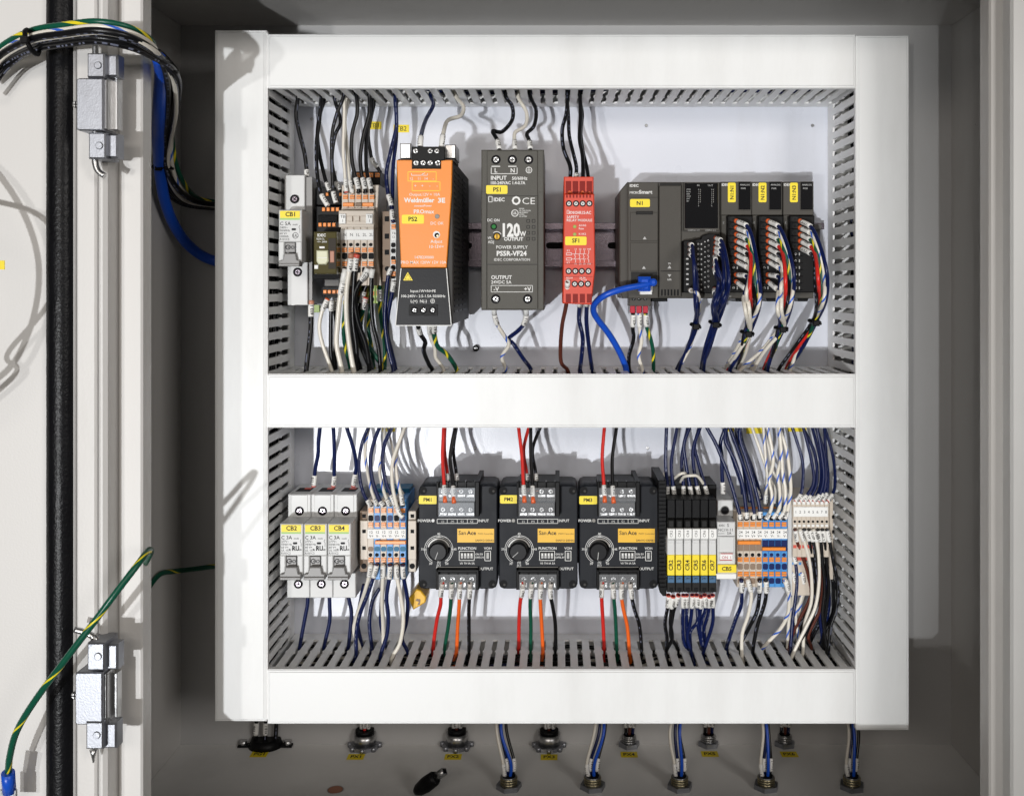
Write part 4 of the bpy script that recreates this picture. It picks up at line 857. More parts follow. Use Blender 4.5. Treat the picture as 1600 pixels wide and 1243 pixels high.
def flush(order='left'):
    """build the collected wires, group by group, each with a label that tells it from its neighbours"""
    byg = {}
    for w_ in WIRES: byg.setdefault(w_['grp'], []).append(w_)
    ORDN = ['first', 'second', 'third', 'fourth', 'fifth', 'sixth', 'seventh', 'eighth', 'ninth', 'tenth', 'eleventh', 'twelfth']
    for g, ws in byg.items():
        vert = g.endswith('|v'); gt = g[:-2] if vert else g
        byc = {}
        for w_ in ws: byc.setdefault(w_['col'], []).append(w_)
        for c, cs in byc.items():
            cs.sort(key=lambda w_: w_['y0'] if vert else w_['x0']); n = len(cs)
            for i, w_ in enumerate(cs):
                base = CN[c] if c in ('WB', 'GY') else CN[c]+' wire'
                if n == 1: lab = base+' '+gt
                elif vert: lab = ('topmost ' if i == 0 else 'lowest ' if i == n-1 else ORDN[i]+' ')+base+' '+gt+('' if i in (0, n-1) else ', from the top')
                else: lab = ('leftmost ' if i == 0 else 'rightmost ' if i == n-1 else ORDN[i]+' ')+base+' '+gt+('' if i in (0, n-1) else ', from the left')
                
                if len(lab.split()) > 16: print("LONG line", lab)
                m1, m2, tw = split_col(c); path = cr(w_['path'], 1.0 if m2 else 1.5)
                mb = MB(); mb.tube(path, w_['r'], m1, 12, m2, tw, 2, prt=random.choice((0, 1, 11)) if c in 'KN' and random.random() < .4 else None)
                o = mb.build(w_['name']); tag(o, lab, 'wire', 'wires '+gt if len(ws) > 1 else None)
                # arc lengths
                S_ = [0]
                for a, b in zip(path, path[1:]): S_.append(S_[-1]+(b-a).length)
                def at(s):
                    for j in range(1, len(S_)):
                        if S_[j] >= s: f = (s-S_[j-1])/max(1e-6, S_[j]-S_[j-1]); return path[j-1].lerp(path[j], f)
                    return path[-1]
                if w_['fer']:
                    mb = MB(); mb.tube([at(0), at(w_['flen']*.5), at(w_['flen'])], w_['r']*1.25, w_['fer'], 10); mb.build('ferrule', o)
                if w_['m']:
                    s0, ln = w_['m']; sp = [at(s0+ln*k/6) for k in range(7)]; R_ = w_['r']+.45
                    mb = MB(); mb.tube(sp, R_, 'sleeve', 12)
                    sl = mb.build('marker_sleeve', o)
                    a, b = at(s0), at(s0+ln); u = (b-a).normalized(); 
                    if u.z < 0 and False: u = -u
                    mid = (a+b)/2; n_ = Vector((0, -1, 0)); n_ = (n_-u*n_.dot(u)).normalized(); v = n_.cross(u)
                    u2 = u if (u.z > 0) == (random.random() < .9) else -u
                    v2 = n_.cross(u2)
                    NUM[0] += 1
                    tx = w_['tx'] or '%d.%d' % (random.choice((411, 416, 512, 603, 702, 804, 817, 902, 1004, 451, 633))+NUM[0] % 5, random.choice((1, 1, 2)))
                    h = R_*1.05
                    mb = MB(); mb.frame(tx, mid-v2*(h*.5)+n_*(R_+.07), u2, v2, h, 'ink', bold=.4, wrap=R_+.07); mb.build('lettering', sl)
    WIRES.clear()
K, N, W_, WB, GY = 'K', 'N', 'W', 'WB', 'GY'
# ---- upper bay, into the top duct
g = 'rising from circuit breaker CB1 into the top duct'
wire('R4', '300,680 300,640 285,520 250,380 228,260 232,165', K, 1.6, 38, 42, 'top', (1, 5), None, g, tx='40')
g = 'between the clear relay socket and the top duct'
wire('R4', '443,872 425,845 395,785 370,650 366,450 385,300 405,165', K, 1.5, 24, 38, 'top', (0, 10.5), None, g, tx='417.1')
wire('R4', '455,770 440,735 422,680 385,520 372,380 390,250 400,165', K, 1.5, 34, 48, 'top', (0, 7), None, g, tx='603.1')
wire('R4', '498,852 485,810 478,770 470,600 470,400 500,260 520,185', K, 1.4, 26, 30, 'top', (0, 9), None, g, tx='805.8')
wire('R4', '522,765 508,735 492,690 470,560 490,400 528,300 520,185', K, 1.4, 34, 42, 'top', (0, 7), None, g, tx='812.1')
g = 'between terminal block TB 1 and the top duct'
wire('R4', '568,785 562,720 556,640 546,500 552,300 560,160', W_, 1.2, 28, 32, 'top', (1, 10), 'levred', g, tx='451.1')
wire('R4', '612,790 598,740 585,650 566,450 560,250 570,160', W_, 1.2, 28, 44, 'top', (1, 10), None, g, tx='452.2')
wire('R4', '655,785 640,720 622,650 603,540 606,390 640,250 660,165', K, 1.5, 28, 32, 'top', (3, 9), None, g)
wire('R4', '700,785 685,720 668,640 662,540 682,400 722,250 735,160', K, 1.5, 28, 34, 'top', (3, 9), None, g)
wire('R4', '742,785 725,720 706,640 700,520 708,350 735,240 748,160', K, 1.5, 28, 42, 'top', (3, 9), None, g)
wire('R4', '800,650 775,610 745,570 728,500 715,380 738,260 742,165', K, 1.4, 50, 55, 'top', (5, 9), None, g)
wire('R4', '590,640 575,450 560,300 572,165', 'WB' if 0 else W_, 1.0, 46, 50, 'top', None, None, g)
g = 'from the narrow tan terminal block to the top duct'
wire('R4', '872,880 866,840 850,790 838,650 868,500 905,330 925,180', N, 1.5, 26, 38, 'top', (1, 9), None, g)
wire('R4', '885,985 876,930 878,800 884,600 905,400 935,185', N, 1.5, 26, 44, 'top', (2, 8), None, g)
g = 'from the top of orange power supply PS2'
wire('R4', '1065,540,-48 1066,480,-50 1075,385,-42 1105,290 1155,190 1150,110', N, 1.5, -46, 30, 'top', (7, 8.5), 'ink_red', g, flen=6.5)
wire('R4', '1210,545,-48 1210,480,-50 1225,370,-42 1255,295 1340,262 1358,200 1335,140', W_, 1.5, -46, 36, 'top', (7, 9.5), 'levred', g, flen=6.5, tx='419.2')
g = 'from the top of grey power supply PS1'
wire('R6', '208,590 190,510 155,440 230,445 312,350 312,240 288,190', K, 1.5, -6, 30, 'top', (1, 8), 'label', g, flen=2)
wire('R6', '335,590 330,500 340,448 418,395 428,290 395,190', W_, 1.4, -6, 34, 'top', (1, 8.5), 'label', g, flen=2)
wire('R6', '460,590 448,510 432,460 490,395 505,270 490,180', K, 1.5, -6, 36, 'top', (1, 8), 'label', g, flen=2)
g = 'from the top duct into red safety relay SF1'
wire('R6', '778,950 776,900 784,800 780,720 728,580 718,430 750,300 792,200', K, 1.5, -14, 30, 'top', (4, 9), 'wOR', g, flen=4.5)
wire('R6', '832,860 830,800 832,730 812,640 775,480 768,330 795,200', K, 1.4, -8, 44, 'top', (1, 8), None, g)
wire('R6', '882,950 881,880 886,780 882,640 858,500 866,330 892,200', K, 1.5, -14, 34, 'top', (4, 9), 'wOR', g, flen=4.5)
wire('R6', '936,950 935,880 918,740 885,600 868,450 880,300 900,200', K, 1.4, -14, 46, 'top', (4, 9), 'wOR', g, flen=4.5)
flush()
# ---- upper bay, down into the middle duct
g = 'leaving circuit breaker CB1 for the middle duct'
wire('R5', '330,560 329,620 325,780 322,1020', K, 1.9, 36, 30, 'mt', (3, 9.5), 'wCU', g, tx='403.1', flen=3)
g = 'between the clear relay socket and the middle duct'
wire('R5', '442,545 425,580 398,650 385,740 405,850 432,1030', W_, 1.5, 28, 32, 'mt', (1, 9), 'wOR', g, flen=3)
wire('R5', '470,560 466,600 462,760 463,900 448,1040', K, 1.6, 30, 36, 'mt', (0, 8), None, g)
wire('R5', '498,555 492,640 505,760 490,920 475,1040', K, 1.5, 36, 46, 'mt', (0, 8), None, g)
g = 'between terminal block TB 1 and the middle duct'
wire('R5', '560,345 545,430 522,560 508,720 502,860 525,1030', W_, 1.9, 18, 24, 'mt', (10, 10), 'sleeve', g, tx='451.1', flen=10)
wire('R5', '602,240 592,330 570,480 568,660 588,860 598,1030', W_, 1.9, 18, 22, 'mt', (4, 10), 'copper', g, tx='451.1', flen=4)
wire('R5', '642,245 628,320 616,480 612,680 635,880 648,1040', K, 1.9, 18, 30, 'mt', (3, 10), 'levred', g, tx='416.2', flen=3)
wire('R5', '715,340 690,395 650,450 622,540 645,700 700,860 722,1040', K, 1.9, 18, 34, 'mt', (2, 9), 'sleeve', g)
wire('R5', '748,345 738,390 735,560 748,720 785,880 815,1040', K, 1.6, 18, 28, 'mt', None, 'sleeve', g, flen=7)
wire('R5', '705,450 675,540 650,700 690,860 715,1040', K, 1.8, 34, 42, 'mt', (6, 9), None, g, tx='777.1')
wire('R5', '600,480 592,640 610,850 655,1040', K, 2.0, 30, 46, 'mt', None, None, g)
wire('R5', '612,470 608,650 650,820 700,1040', K, 2.0, 26, 40, 'mt', None, None, g)
wire('R5', '640,460 632,640 680,820 735,1040', K, 1.8, 32, 44, 'mt', None, None, g)
wire('R5', '700,535 684,600 664,750 715,860 775,950 805,1040', GY, 1.8, 34, 44, 'mt', (1, 9), 'levred', g, tx='422.1')
wire('R5', '788,450 792,520 796,620 812,760 828,880 838,1040', GY, 1.6, 34, 46, 'mt', (4, 9), None, g, tx='428.1')
wire('R5', '560,560 550,800 560,1040', GY, 1.6, 40, 55, 'mt', None, None, g)
wire('R5', '735,560 715,740 740,880 790,1040', GY, 1.5, 44, 52, 'mt', None, None, g)
g = 'from the narrow tan terminal block to the middle duct'
wire('R5', '872,340 852,390 836,520 828,700 850,880 882,1030', N, 1.5, 26, 30, 'mt', (0, 6), None, g)
wire('R5', '890,430 878,500 850,650 845,780 872,900 905,1030', N, 1.6, 26, 40, 'mt', (0, 8), None, g)
g = 'leaving the bottom of the orange power supply PS2'
wire('R5', '1045,700 1065,780 1100,840 1090,900 1125,990 1148,1040', K, 1.7, 0, 38, 'mt', (7, 6), None, g)
wire('R5', '1125,700 1135,800 1165,880 1170,940 1200,985 1215,1040', W_, 1.4, 0, 34, 'mt', (3, 9), None, g)
wire('R5', '1160,700 1162,790 1185,870 1250,925 1295,1010 1308,1040', GY, 1.8, 0, 38, 'mt', (3, 8), None, g, tx='414.1')
g = 'leaving the bottom of the grey power supply PS1'
wire('R7', '152,670 158,740 185,810 235,890 262,950 212,1040 230,1140', WB, 1.5, -4, 40, 'mt', (7, 10), 'label', g, tx='411.2', flen=7)
wire('R7', '390,670 392,740 368,805 325,850 262,905 300,945 370,1050 425,1140', N, 1.6, 0, 44, 'mt', (7, 9.5), 'label', g, tx='411.1', flen=7)
g = 'leaving the bottom of the red safety relay SF1'
wire('R7', '702,478 698,560 692,650 662,800 650,950 655,1080 690,1150', 'BR', 1.5, -33, 34, 'mt', (5, 8.5), 'label', g, tx='510.1', flen=5)
wire('R7', '795,570 793,650 788,760 815,900 805,1050 780,1140', N, 1.6, -22, 34, 'mt', (4, 8), 'wOR', g, tx='512.1', flen=4)
wire('R7', '848,570 845,650 843,780 860,950 872,1140', N, 1.6, -22, 40, 'mt', (4, 8), 'wOR', g, tx='512.1', flen=4)
g = 'below the three red clamps of the controller N1'
wire('R8', '170,860 168,940 172,1000 148,1090 135,1165', K, 1.5, 18, 36, 'mt', (1, 10), None, g, tx='425.1')
wire('R8', '203,860 205,940 215,1010 200,1090 190,1165', WB, 1.5, 18, 30, 'mt', (1, 10), None, g, tx='426.1')
wire('R8', '238,860 242,930 265,1000 278,1070 268,1165', GY, 1.5, 18, 40, 'mt', (1, 10), None, g, tx='427.1')
flush()
# blue network cable
m = MB(); m.tube(cr([P(a, b, d) for a, b, d in ((1016, 443, -3), (1002, 446, -6), (975, 451, -10), (950, 459, -10), (933, 470, -6), (927, 482, 0), (932, 496, 6), (951, 521, 16), (966, 546, 24), (975, 566, 30))]+
      [Vector((X(980)*1.03, 32, WALLZ['mt'][0]-1)), Vector((X(984)*1.03, 36, WALLZ['mt'][0]-26))], 1.5), 2.35, 'wB', 12)
o = m.build('network_cable'); tag(o, 'thick bright blue network cable curving from controller N1 socket into middle duct', 'network cable')
m = MB(); m.box(998, 432, 1017, 455, -6, 10, 'wB', 2.2); m.cyl(1021, 441, 6, -8, 8, 'wB', 14, 1.5); m.build('plug_boot', o)
m = MB(); m.box(1000, 453, 1019, 460, 2, 9, 'label', .5); m.build('plug', o)
# ---- controller wire bundles (each wire on its own, tied)
def bundle(zm, starts, B_, C_, T, E, grp, dT, r=1.15, d0=-4, mk=(2, 7.5), lift=26, spread=1.0):
    """starts: (x,y,colour, offset) ; B_, C_: offsets from tie path; T tie centre px; E list of end px"""
    n = len(starts)
    for i, (x, y, c, mx, my) in enumerate(starts):
        bx, by = B_[i]; cx, cy = C_[i]; ex, ey = E[i]
        ang = 2.4*i; tx = T[0]+math.cos(ang)*(1.0+n*.22)*1.5; td = dT+math.sin(ang)*(1.0+n*.2)*1.1
        pts = '%f,%f,%f %f,%f,%f %f,%f,%f %f,%f,%f %f,%f,%f %f,%f,%f' % (x, y, d0, mx, my, d0-lift*.45, bx, by, d0-lift*(.7+.25*math.cos(i*2.1)), cx, cy, d0-lift*(.55+.3*math.sin(i*1.7)), tx, T[1], td, (tx+ex)/2, (T[1]+ey)/2+1, (td+36)/2+3*math.sin(i))
        pts += ' %f,%f,%f' % (ex, ey, 26+random.uniform(0, 24))
        wire('PX', pts, c, r, d0, 36, 'mt', mk, 'wOR', grp, flen=2.2, snap=True)
def z8(x, y): return 940+x*.28966, 240+y*.28966
def z4(x, y): return 1130+x*.12872, 320+y*.12872
def z3(x, y): return 1060+x*.12876, 320+y*.12876
def tie(T, d, R_, lab, tilt=0):
    m = MB(); c = P(T[0], T[1], d); q = []
    ax = Vector((math.sin(tilt), 0, math.cos(tilt))); sx = Vector((math.cos(tilt), 0, -math.sin(tilt)))
    for i in range(25): a = 2*math.pi*i/24; q.append(c+sx*(R_*math.cos(a))+Vector((0, R_*.9*math.sin(a), 0)))
    m.tube(q, 1.5, 'black', 6, cap=False)
    t_ = m.build('cable_tie'); tag(t_, lab, 'cable tie', 'black cable ties')
    m = MB(); h = c+Vector((0, -R_*.9-1.5, -1)); m.wbox(h.x-2.4, h.x+2.4, h.y-1.6, h.y+1.5, h.z-2.2, h.z+2.2, 'black', .6); m.build('tie_head', t_)
    m = MB(); m.tube([h+Vector((1.5, 0, 0)), h+Vector((2.6, -.8, -.3)), h+Vector((3.4, -1.5, -.8))], .9, 'black', 6); m.build('tie_tail', t_)
G_ = 'in the thin left bundle of controller N1|v'
S = []; Bp = []; Cp = []; E = []
for i, (x, y) in enumerate(((135, 478), (135, 540), (135, 600), (140, 1030))):
    a = z3(x, y); b = z3(x+35, y+30) if i < 3 else z3(165, 1045); S.append((a[0], a[1], N if i < 3 else WB, b[0], b[1]))
    Bp.append(z3(190+12*i, 760+20*i) if i < 3 else z3(235, 1080)); Cp.append(z8(505+8*i, 820)); E.append((1060+4*(i % 2)+(2 if i == 3 else 0), 579))
T1 = z8(505, 925); bundle('PX', S, Bp, Cp, T1, E, G_, 6, r=1.25)
S = []; Bp = []; Cp = []; E = []
G_ = 'in the big navy bundle of controller N1|v'
for i, (x, y) in enumerate(((450, 400), (450, 455), (445, 515), (440, 560), (440, 610), (440, 680), (435, 760), (435, 1020))):
    a = z3(x, y); b = z3(x+95, y+80) if i < 4 else z3(x+25, y+110) if i < 7 else z3(440, 1100); S.append((a[0], a[1], N, b[0], b[1]))
    Bp.append(z3(615-22*i, 900+i*14) if i < 7 else z3(445, 1150)); Cp.append(z8(670-12*i, 790+5*i) if i < 7 else z8(600, 850)); E.append((1090+3*(i % 4), 579))
T2 = z8(612, 915); bundle('PX', S, Bp, Cp, T2, E, G_, 4, r=1.3, lift=30)
def mod(k, ys, cols, x0, T, ends, off, grp, Lx):
    S = []; Bp = []; Cp = []; E = []
    for i, (y, c) in enumerate(zip(ys, cols)):
        a = z4(x0, y); b = z4(x0+(175 if i < 7 else 150), y+(125 if i not in (7,) else 40)); S.append((a[0], a[1], c, b[0], b[1]))
        o_ = Lx[i]
        Bp.append((off[0]-o_*.9, off[1]+o_*1.2)); Cp.append((off[2]-o_*.8, off[3]+o_*.5)); E.append(ends[i])
    bundle('PX', S, Bp, Cp, T, E, grp, -2, r=1.38, lift=34, mk=(3, 10.5))
ys = (190, 272, 352, 432, 515, 598, 680, 845, 925)
T3 = z8(785, 965); T4 = z8(968, 940); T5 = z8(1148, 905)
e3 = [(1132+3.3*i, 579) for i in (3, 0, 6, 4, 7, 1, 2, 5, 8)]
mod(0, ys, (N, WB, GY, 'R', K, W_, W_, N, W_), 150, T3, e3, (1186, 432, 1187, 476), 'on the analogue module N1:N1|v', (0, 2, 7, 16, 10, 20, 22, 25, 27))
e4 = [(1180+3.2*i, 579) for i in (4, 0, 6, 3, 7, 1, 2, 5, 8)]
e4[1] = (1164, 579); e4[5] = (1168, 579); e4[6] = (1172, 579); e4[8] = (1166, 579)
mod(1, ys, (N, WB, GY, 'R', K, W_, WB, N, WB), 535, T4, e4, (1240, 424, 1237, 474), 'on the analogue module N1:N2|v', (0, 2, 7, 14, 9, 20, 22, 25, 27))
e5 = [(1214+3.4*i, 579) for i in (6, 4, 7, 2, 0)]
mod(2, ys[:5], (N, WB, GY, 'R', K), 925, T5, e5, (1291, 420, 1291, 466), 'on the analogue module N1:N3|v', (0, 5, 9, 14, 19))
flush()
tie((T1[0], T1[1]), 6, 3.0, 'black cable tie round the thin left bundle below controller N1', .25)
tie((T2[0], T2[1]), 4, 4.0, 'black cable tie round the thick navy bundle below controller N1', .35)
tie((T3[0], T3[1]), -2, 4.2, 'black cable tie on the bundle of analogue module N1:N1', .2)
tie((T4[0], T4[1]), -2, 4.2, 'black cable tie on the bundle of analogue module N1:N2', .1)
tie((T5[0], T5[1]), -2, 3.7, 'black cable tie on the bundle of analogue module N1:N3', .2)
# ---- lower bay, from above
wire('S1', '432,612 436,570 448,440 474,300 478,180 465,60', N, 1.5, 46, 36, 'mb', (1, 8.5), 'levred', 'from the middle duct into circuit breaker CB2', flen=1.5, tx='812.1')
wire('S1', '620,612 628,540 630,420 630,250 650,60', N, 1.5, 46, 36, 'mb', (1, 8), 'levred', 'from the middle duct into circuit breaker CB3', flen=1.5, tx='902.1')
wire('S1', '812,612 822,540 840,430 830,320 800,200 780,60', N, 1.5, 46, 36, 'mb', (1, 9.5), 'levred', 'from the middle duct into circuit breaker CB4', flen=1.5, tx='1002.1')
g = 'from middle duct to smaller 12 V block'
wire('S1', '980,800 950,750 915,690 880,560 868,380 900,190 940,60', N, 1.3, 24, 38, 'mb', (0, 5), None, g)
wire('S1', '1042,800 1015,730 985,640 950,480 925,300 945,120 950,60', WB, 1.3, 24, 42, 'mb', (0, 5), None, g)
wire('S1', '1102,800 1070,750 1030,660 990,520 980,330 1020,160 1060,60', N, 1.5, 24, 34, 'mb', (0, 4), None, g)
wire('S1', '1165,800 1120,700 1080,560 1068,420 1110,220 1090,60', WB, 1.3, 24, 44, 'mb', (0, 5), None, g)
wire('S1', '1215,790 1180,700 1130,580 1098,400 1110,220 1160,70', N, 1.5, 24, 34, 'mb', (0, 8), None, g)
wire('S1', '1288,795 1270,690 1235,540 1220,370 1255,180 1290,60', WB, 1.4, 24, 36, 'mb', (0, 8), None, g)
wire('S1', '1292,910 1250,860 1210,720 1185,560 1190,380 1255,180 1300,60', W_, 1.4, 20, 30, 'mb', (0, 9), None, g)
wire('S1', '1300,700 1230,560 1200,300 1080,60', W_, 1.0, 46, 52, 'mb', None, None, g)
for k in range(3):
    x = (693.5, 817.5, 943)[k]; g = 'from the middle duct into fan controller PM%d' % (k+1)
    wire('PX', '%f,785 %f,772 %f,748 %f,712 %f,663' % (x+2, x+1.5, x, x-2, x+1), 'R', 1.35, 14, 34, 'mb', (5, 8), 'wOR', g, flen=5)
    wire('PX', '%f,786 %f,772 %f,748 %f,712 %f,663' % (x+16, x+15, x+14, x+10+2*k, x+17), K, 1.35, 14, 34, 'mb', (5, 8), 'wOR', g, flen=5)
    if k < 2:
        wire('PX', '%f,768 %f,750 %f,735 %f,700 %f,663' % (x+8, x+6.5, x+5, x+1, x+3), 'R', 1.3, 20, 46, 'mb', (6, 8), 'wOR', g, flen=5)
        wire('PX', '%f,768 %f,750 %f,735 %f,700 %f,663' % (x+22, x+20.5, x+19, x+15, x+22), K, 1.3, 20, 46, 'mb', (6, 8), 'wOR', g, flen=5)
    g = 'from fan controller PM%d down to the bottom duct' % (k+1)
    pt = (('R', '200,700 190,760 188,830 165,930 155,1040'), ('G', '255,700 252,760 248,850 235,960 228,1060'), ('O', '307,700 303,760 300,850 292,960 310,1040'), ('K', '366,700 365,760 360,850 360,960 385,1040')) if k == 0 else \
         (('R', '690,700 682,760 670,830 664,950 675,1050'), ('G', '742,700 735,760 732,840 736,960 752,1050'), ('O', '798,700 793,760 795,840 802,960 822,1060'), ('K', '858,700 853,760 870,850 885,960 903,1060')) if k == 1 else \
         (('R', '1170,700 1165,760 1168,840 1175,960 1192,1050'), ('G', '1232,700 1237,760 1245,850 1252,960 1268,1060'), ('O', '1290,700 1284,760 1296,850 1322,970 1352,1070'), ('K', '1338,700 1348,780 1365,860 1395,960 1430,1060'))
    for i, (c, p_) in enumerate(pt):
        wire('S3', p_, c, 1.45, 16, (46, 40, 36, 38)[i], 'bot', (4.5, 9.5), 'wCL', g, flen=4.5, tx='%d0%d.2' % ((9, 9, 10)[k], 4+i))
g = 'from the middle duct into the slim relay CR%d'
for k, p_ in enumerate(('112,615 112,550 112,480 100,300 95,60', '172,615 165,540 152,440 148,280 160,60', '240,615 240,550 238,470 228,260 252,60', '305,612 298,550 285,470 255,300 245,160 262,60',
                        '370,612 358,550 340,470 318,330 318,190 345,60', '435,612 420,540 400,470 352,300 328,170 358,60')):
    wire('S4', p_, N, 1.35, 32, 34+(k % 3)*6, 'mb', (2, 9.5), 'wOR', g % (k+2), flen=2)
for a, b in ((5, 12), (17, 35), (42, 30)): pass
flush()
for i, (pts, lab) in enumerate((('230,230,50 245,180,38 330,110,30 400,90,30 450,110,38 465,200,50', 'short white jumper wire looping over relays CR3 and CR4 sockets'), ('330,300,50 345,240,40 400,150,30 520,130,26 620,140,28 700,240,34 745,330,40', 'longer white jumper wire arching over relays CR4 to CR7 sockets'), ('60,330,50 55,240,42 75,130,40 100,40,46', 'short white wire standing behind relay CR2 at its left'))):
    q = [tuple(map(float, s_.split(','))) for s_ in pts.split()]
    m = MB(); m.tube(cr([P(1030+a*.09655, 730+b*.09655, d) for a, b, d in q], 1.5), 1.15, 'wW', 8); tag(m.build('jumper_wire'), lab, 'wire', 'short white jumper wires')
wire('S4', '548,555 548,500 542,420 538,250 530,150 560,60', N, 1.5, 44, 38, 'mb', (0, 9.5), None, 'from the middle duct into circuit protector CB5', tx='411.1')
g = 'from middle duct to larger 24 V block'
for p_, c, r_, d, mk in (('688,755 670,680 600,440 540,280 490,160 420,60', N, 1.4, 30, (0, 4)), ('738,750 730,680 700,480 640,300 565,130 560,60', N, 1.4, 34, (0, 5)), ('795,755 785,650 745,450 680,250 615,60', N, 1.4, 38, (0, 4)),
                         ('842,745 832,650 790,480 730,280 680,120 665,60', N, 1.4, 32, (0, 5)), ('700,560 690,480 640,330 595,180 580,60', N, 1.3, 52, None), ('832,590 825,520 770,340 700,150 640,60', N, 1.4, 46, (0, 9)), ('760,620 730,480 700,300 660,160 655,60', N, 1.5, 50, None), ('850,600 800,430 740,300 700,180 690,60', N, 1.4, 42, None),
                         ('885,755 925,670 930,560 910,440 940,280 930,60', WB, 1.4, 30, (0, 5)), ('940,752 990,660 990,520 975,400 1000,260 965,60', WB, 1.4, 34, (0, 5)), ('988,752 1030,680 1035,520 1015,400 1005,240 985,60', WB, 1.4, 30, (0, 6)),
                         ('1030,752 1060,660 1078,520 1065,350 1040,200 1005,60', WB, 1.4, 36, (0, 6)), ('880,650 884,560 895,430 880,260 845,60', WB, 1.3, 44, (0, 9)), ('950,640 955,520 905,420 850,250 800,60', W_, 1.2, 48, None), ('1000,640 1010,500 940,380 905,200 870,60', W_, 1.2, 52, None)):
    wire('S4', p_, c, r_, 26 if mk and d < 40 else 44, d, 'mb', mk, None, g)
g = 'from the middle duct into terminals 1 to 8'
for i, p_ in enumerate(('1108,615 1150,575 1172,470 1165,280 1100,60', '1145,615 1208,560 1258,450 1230,250 1130,60', '1178,615 1240,565 1282,450 1262,230 1150,60', '1215,615 1275,575 1315,450 1300,250 1215,60',
                        '1250,615 1305,560 1335,420 1315,220 1240,60', '1288,615 1335,545 1352,420 1335,220 1280,60', '1325,615 1360,550 1368,400 1350,220 1310,60', '1362,615 1398,570 1425,470 1405,250 1340,60')):
    wire('S4', p_, N, 1.25, 26, 32+(i % 4)*6, 'mb', (.5, 7), 'levred', g, flen=1.5)
# ---- lower bay, down into the bottom duct
for i, (p_, t_) in enumerate((('305,640 300,720 285,800 268,980', 'CB2'), ('470,640 473,720 472,850 458,990', 'CB3'), ('615,640 628,700 642,800 655,980', 'CB4'))):
    wire('S2', p_, N, 1.5, 46, 48, 'bot', None, None, 'from circuit breaker %s down to the bottom duct' % t_)
g = 'from smaller 12 V block to bottom duct'
for p_, c, d in (('790,400 782,480 745,620 685,800 662,920 680,1020', W_, 44), ('838,400 820,480 770,630 705,800 680,940 700,1040', N, 30), ('888,405 886,500 880,700 888,860 898,1010', W_, 40), ('942,405 938,500 915,660 928,800 918,950 895,1040', N, 28),
                 ('990,405 995,500 1025,650 1045,830 1020,1010 1000,1050', W_, 24), ('1042,405 1045,490 1078,680 1070,850 1035,980 1060,1060', N, 38), ('860,590 805,690 782,860 785,1040', N, 44), ('740,560 720,650 690,850 730,1000', N, 52), ('885,680 870,850 895,1040', N, 50)):
    top = p_.startswith(('860', '740', '885'))
    wire('S2', p_, c, 1.5, 44 if top else 22, d, 'bot', None if top else (1, 10), None, g)
g = 'under relays %s'
for p_, c, t_ in (('122,640 115,740 95,860 110,980 140,1070', K, 'CR2'), ('158,650 145,740 138,860 150,980 150,1070', K, 'CR2'), ('200,640 175,720 150,830 140,960 150,1060', K, 'CR3'), ('238,640 235,740 232,880 245,1020 262,1100', N, 'CR4'), ('262,640 264,740 262,880 272,1020 282,1110', N, 'CR4'),
                  ('308,640 304,740 290,860 268,960 260,1060', N, 'CR5'), ('340,640 346,760 345,850 290,930 270,1050', N, 'CR5'), ('372,650 370,770 352,880 345,1070', N, 'CR6'), ('402,640 408,750 375,880 350,1060', N, 'CR6'), ('438,650 432,780 398,900 405,1000 425,1050', N, 'CR7'), ('464,640 468,760 460,880 432,1040', N, 'CR7')):
    wire('S5', p_, c, 1.4, 14, random.uniform(30, 44), 'bot', (1, 10.5), 'levred', g % t_, flen=1.5, snap=True)
g = 'from larger 24 V block to bottom duct'
wire('S5', '688,520 690,600 686,720 640,840 600,980', N, 1.5, 22, 44, 'bot', (2, 9.5), None, g, tx='412.1')
wire('S5', '735,515 755,590 765,660 740,800 695,940 660,1100', W_, 1.4, 22, 30, 'bot', (1, 9.5), None, g)
wire('S5', '830,520 828,620 812,760 750,890 695,1010', K, 1.5, 22, 44, 'bot', (2, 9.5), None, g, tx='702.1')
wire('S5', '878,515 882,600 868,710 810,890 745,1080', K, 1.5, 22, 36, 'bot', (2, 9.5), None, g, tx='592.1')
wire('S5', '1022,515 1045,580 1060,680 1045,800 985,910 900,1030', WB, 1.5, 22, 44, 'bot', (2, 10), None, g, tx='592.1')
g = 'hanging below terminals 1 to 8'
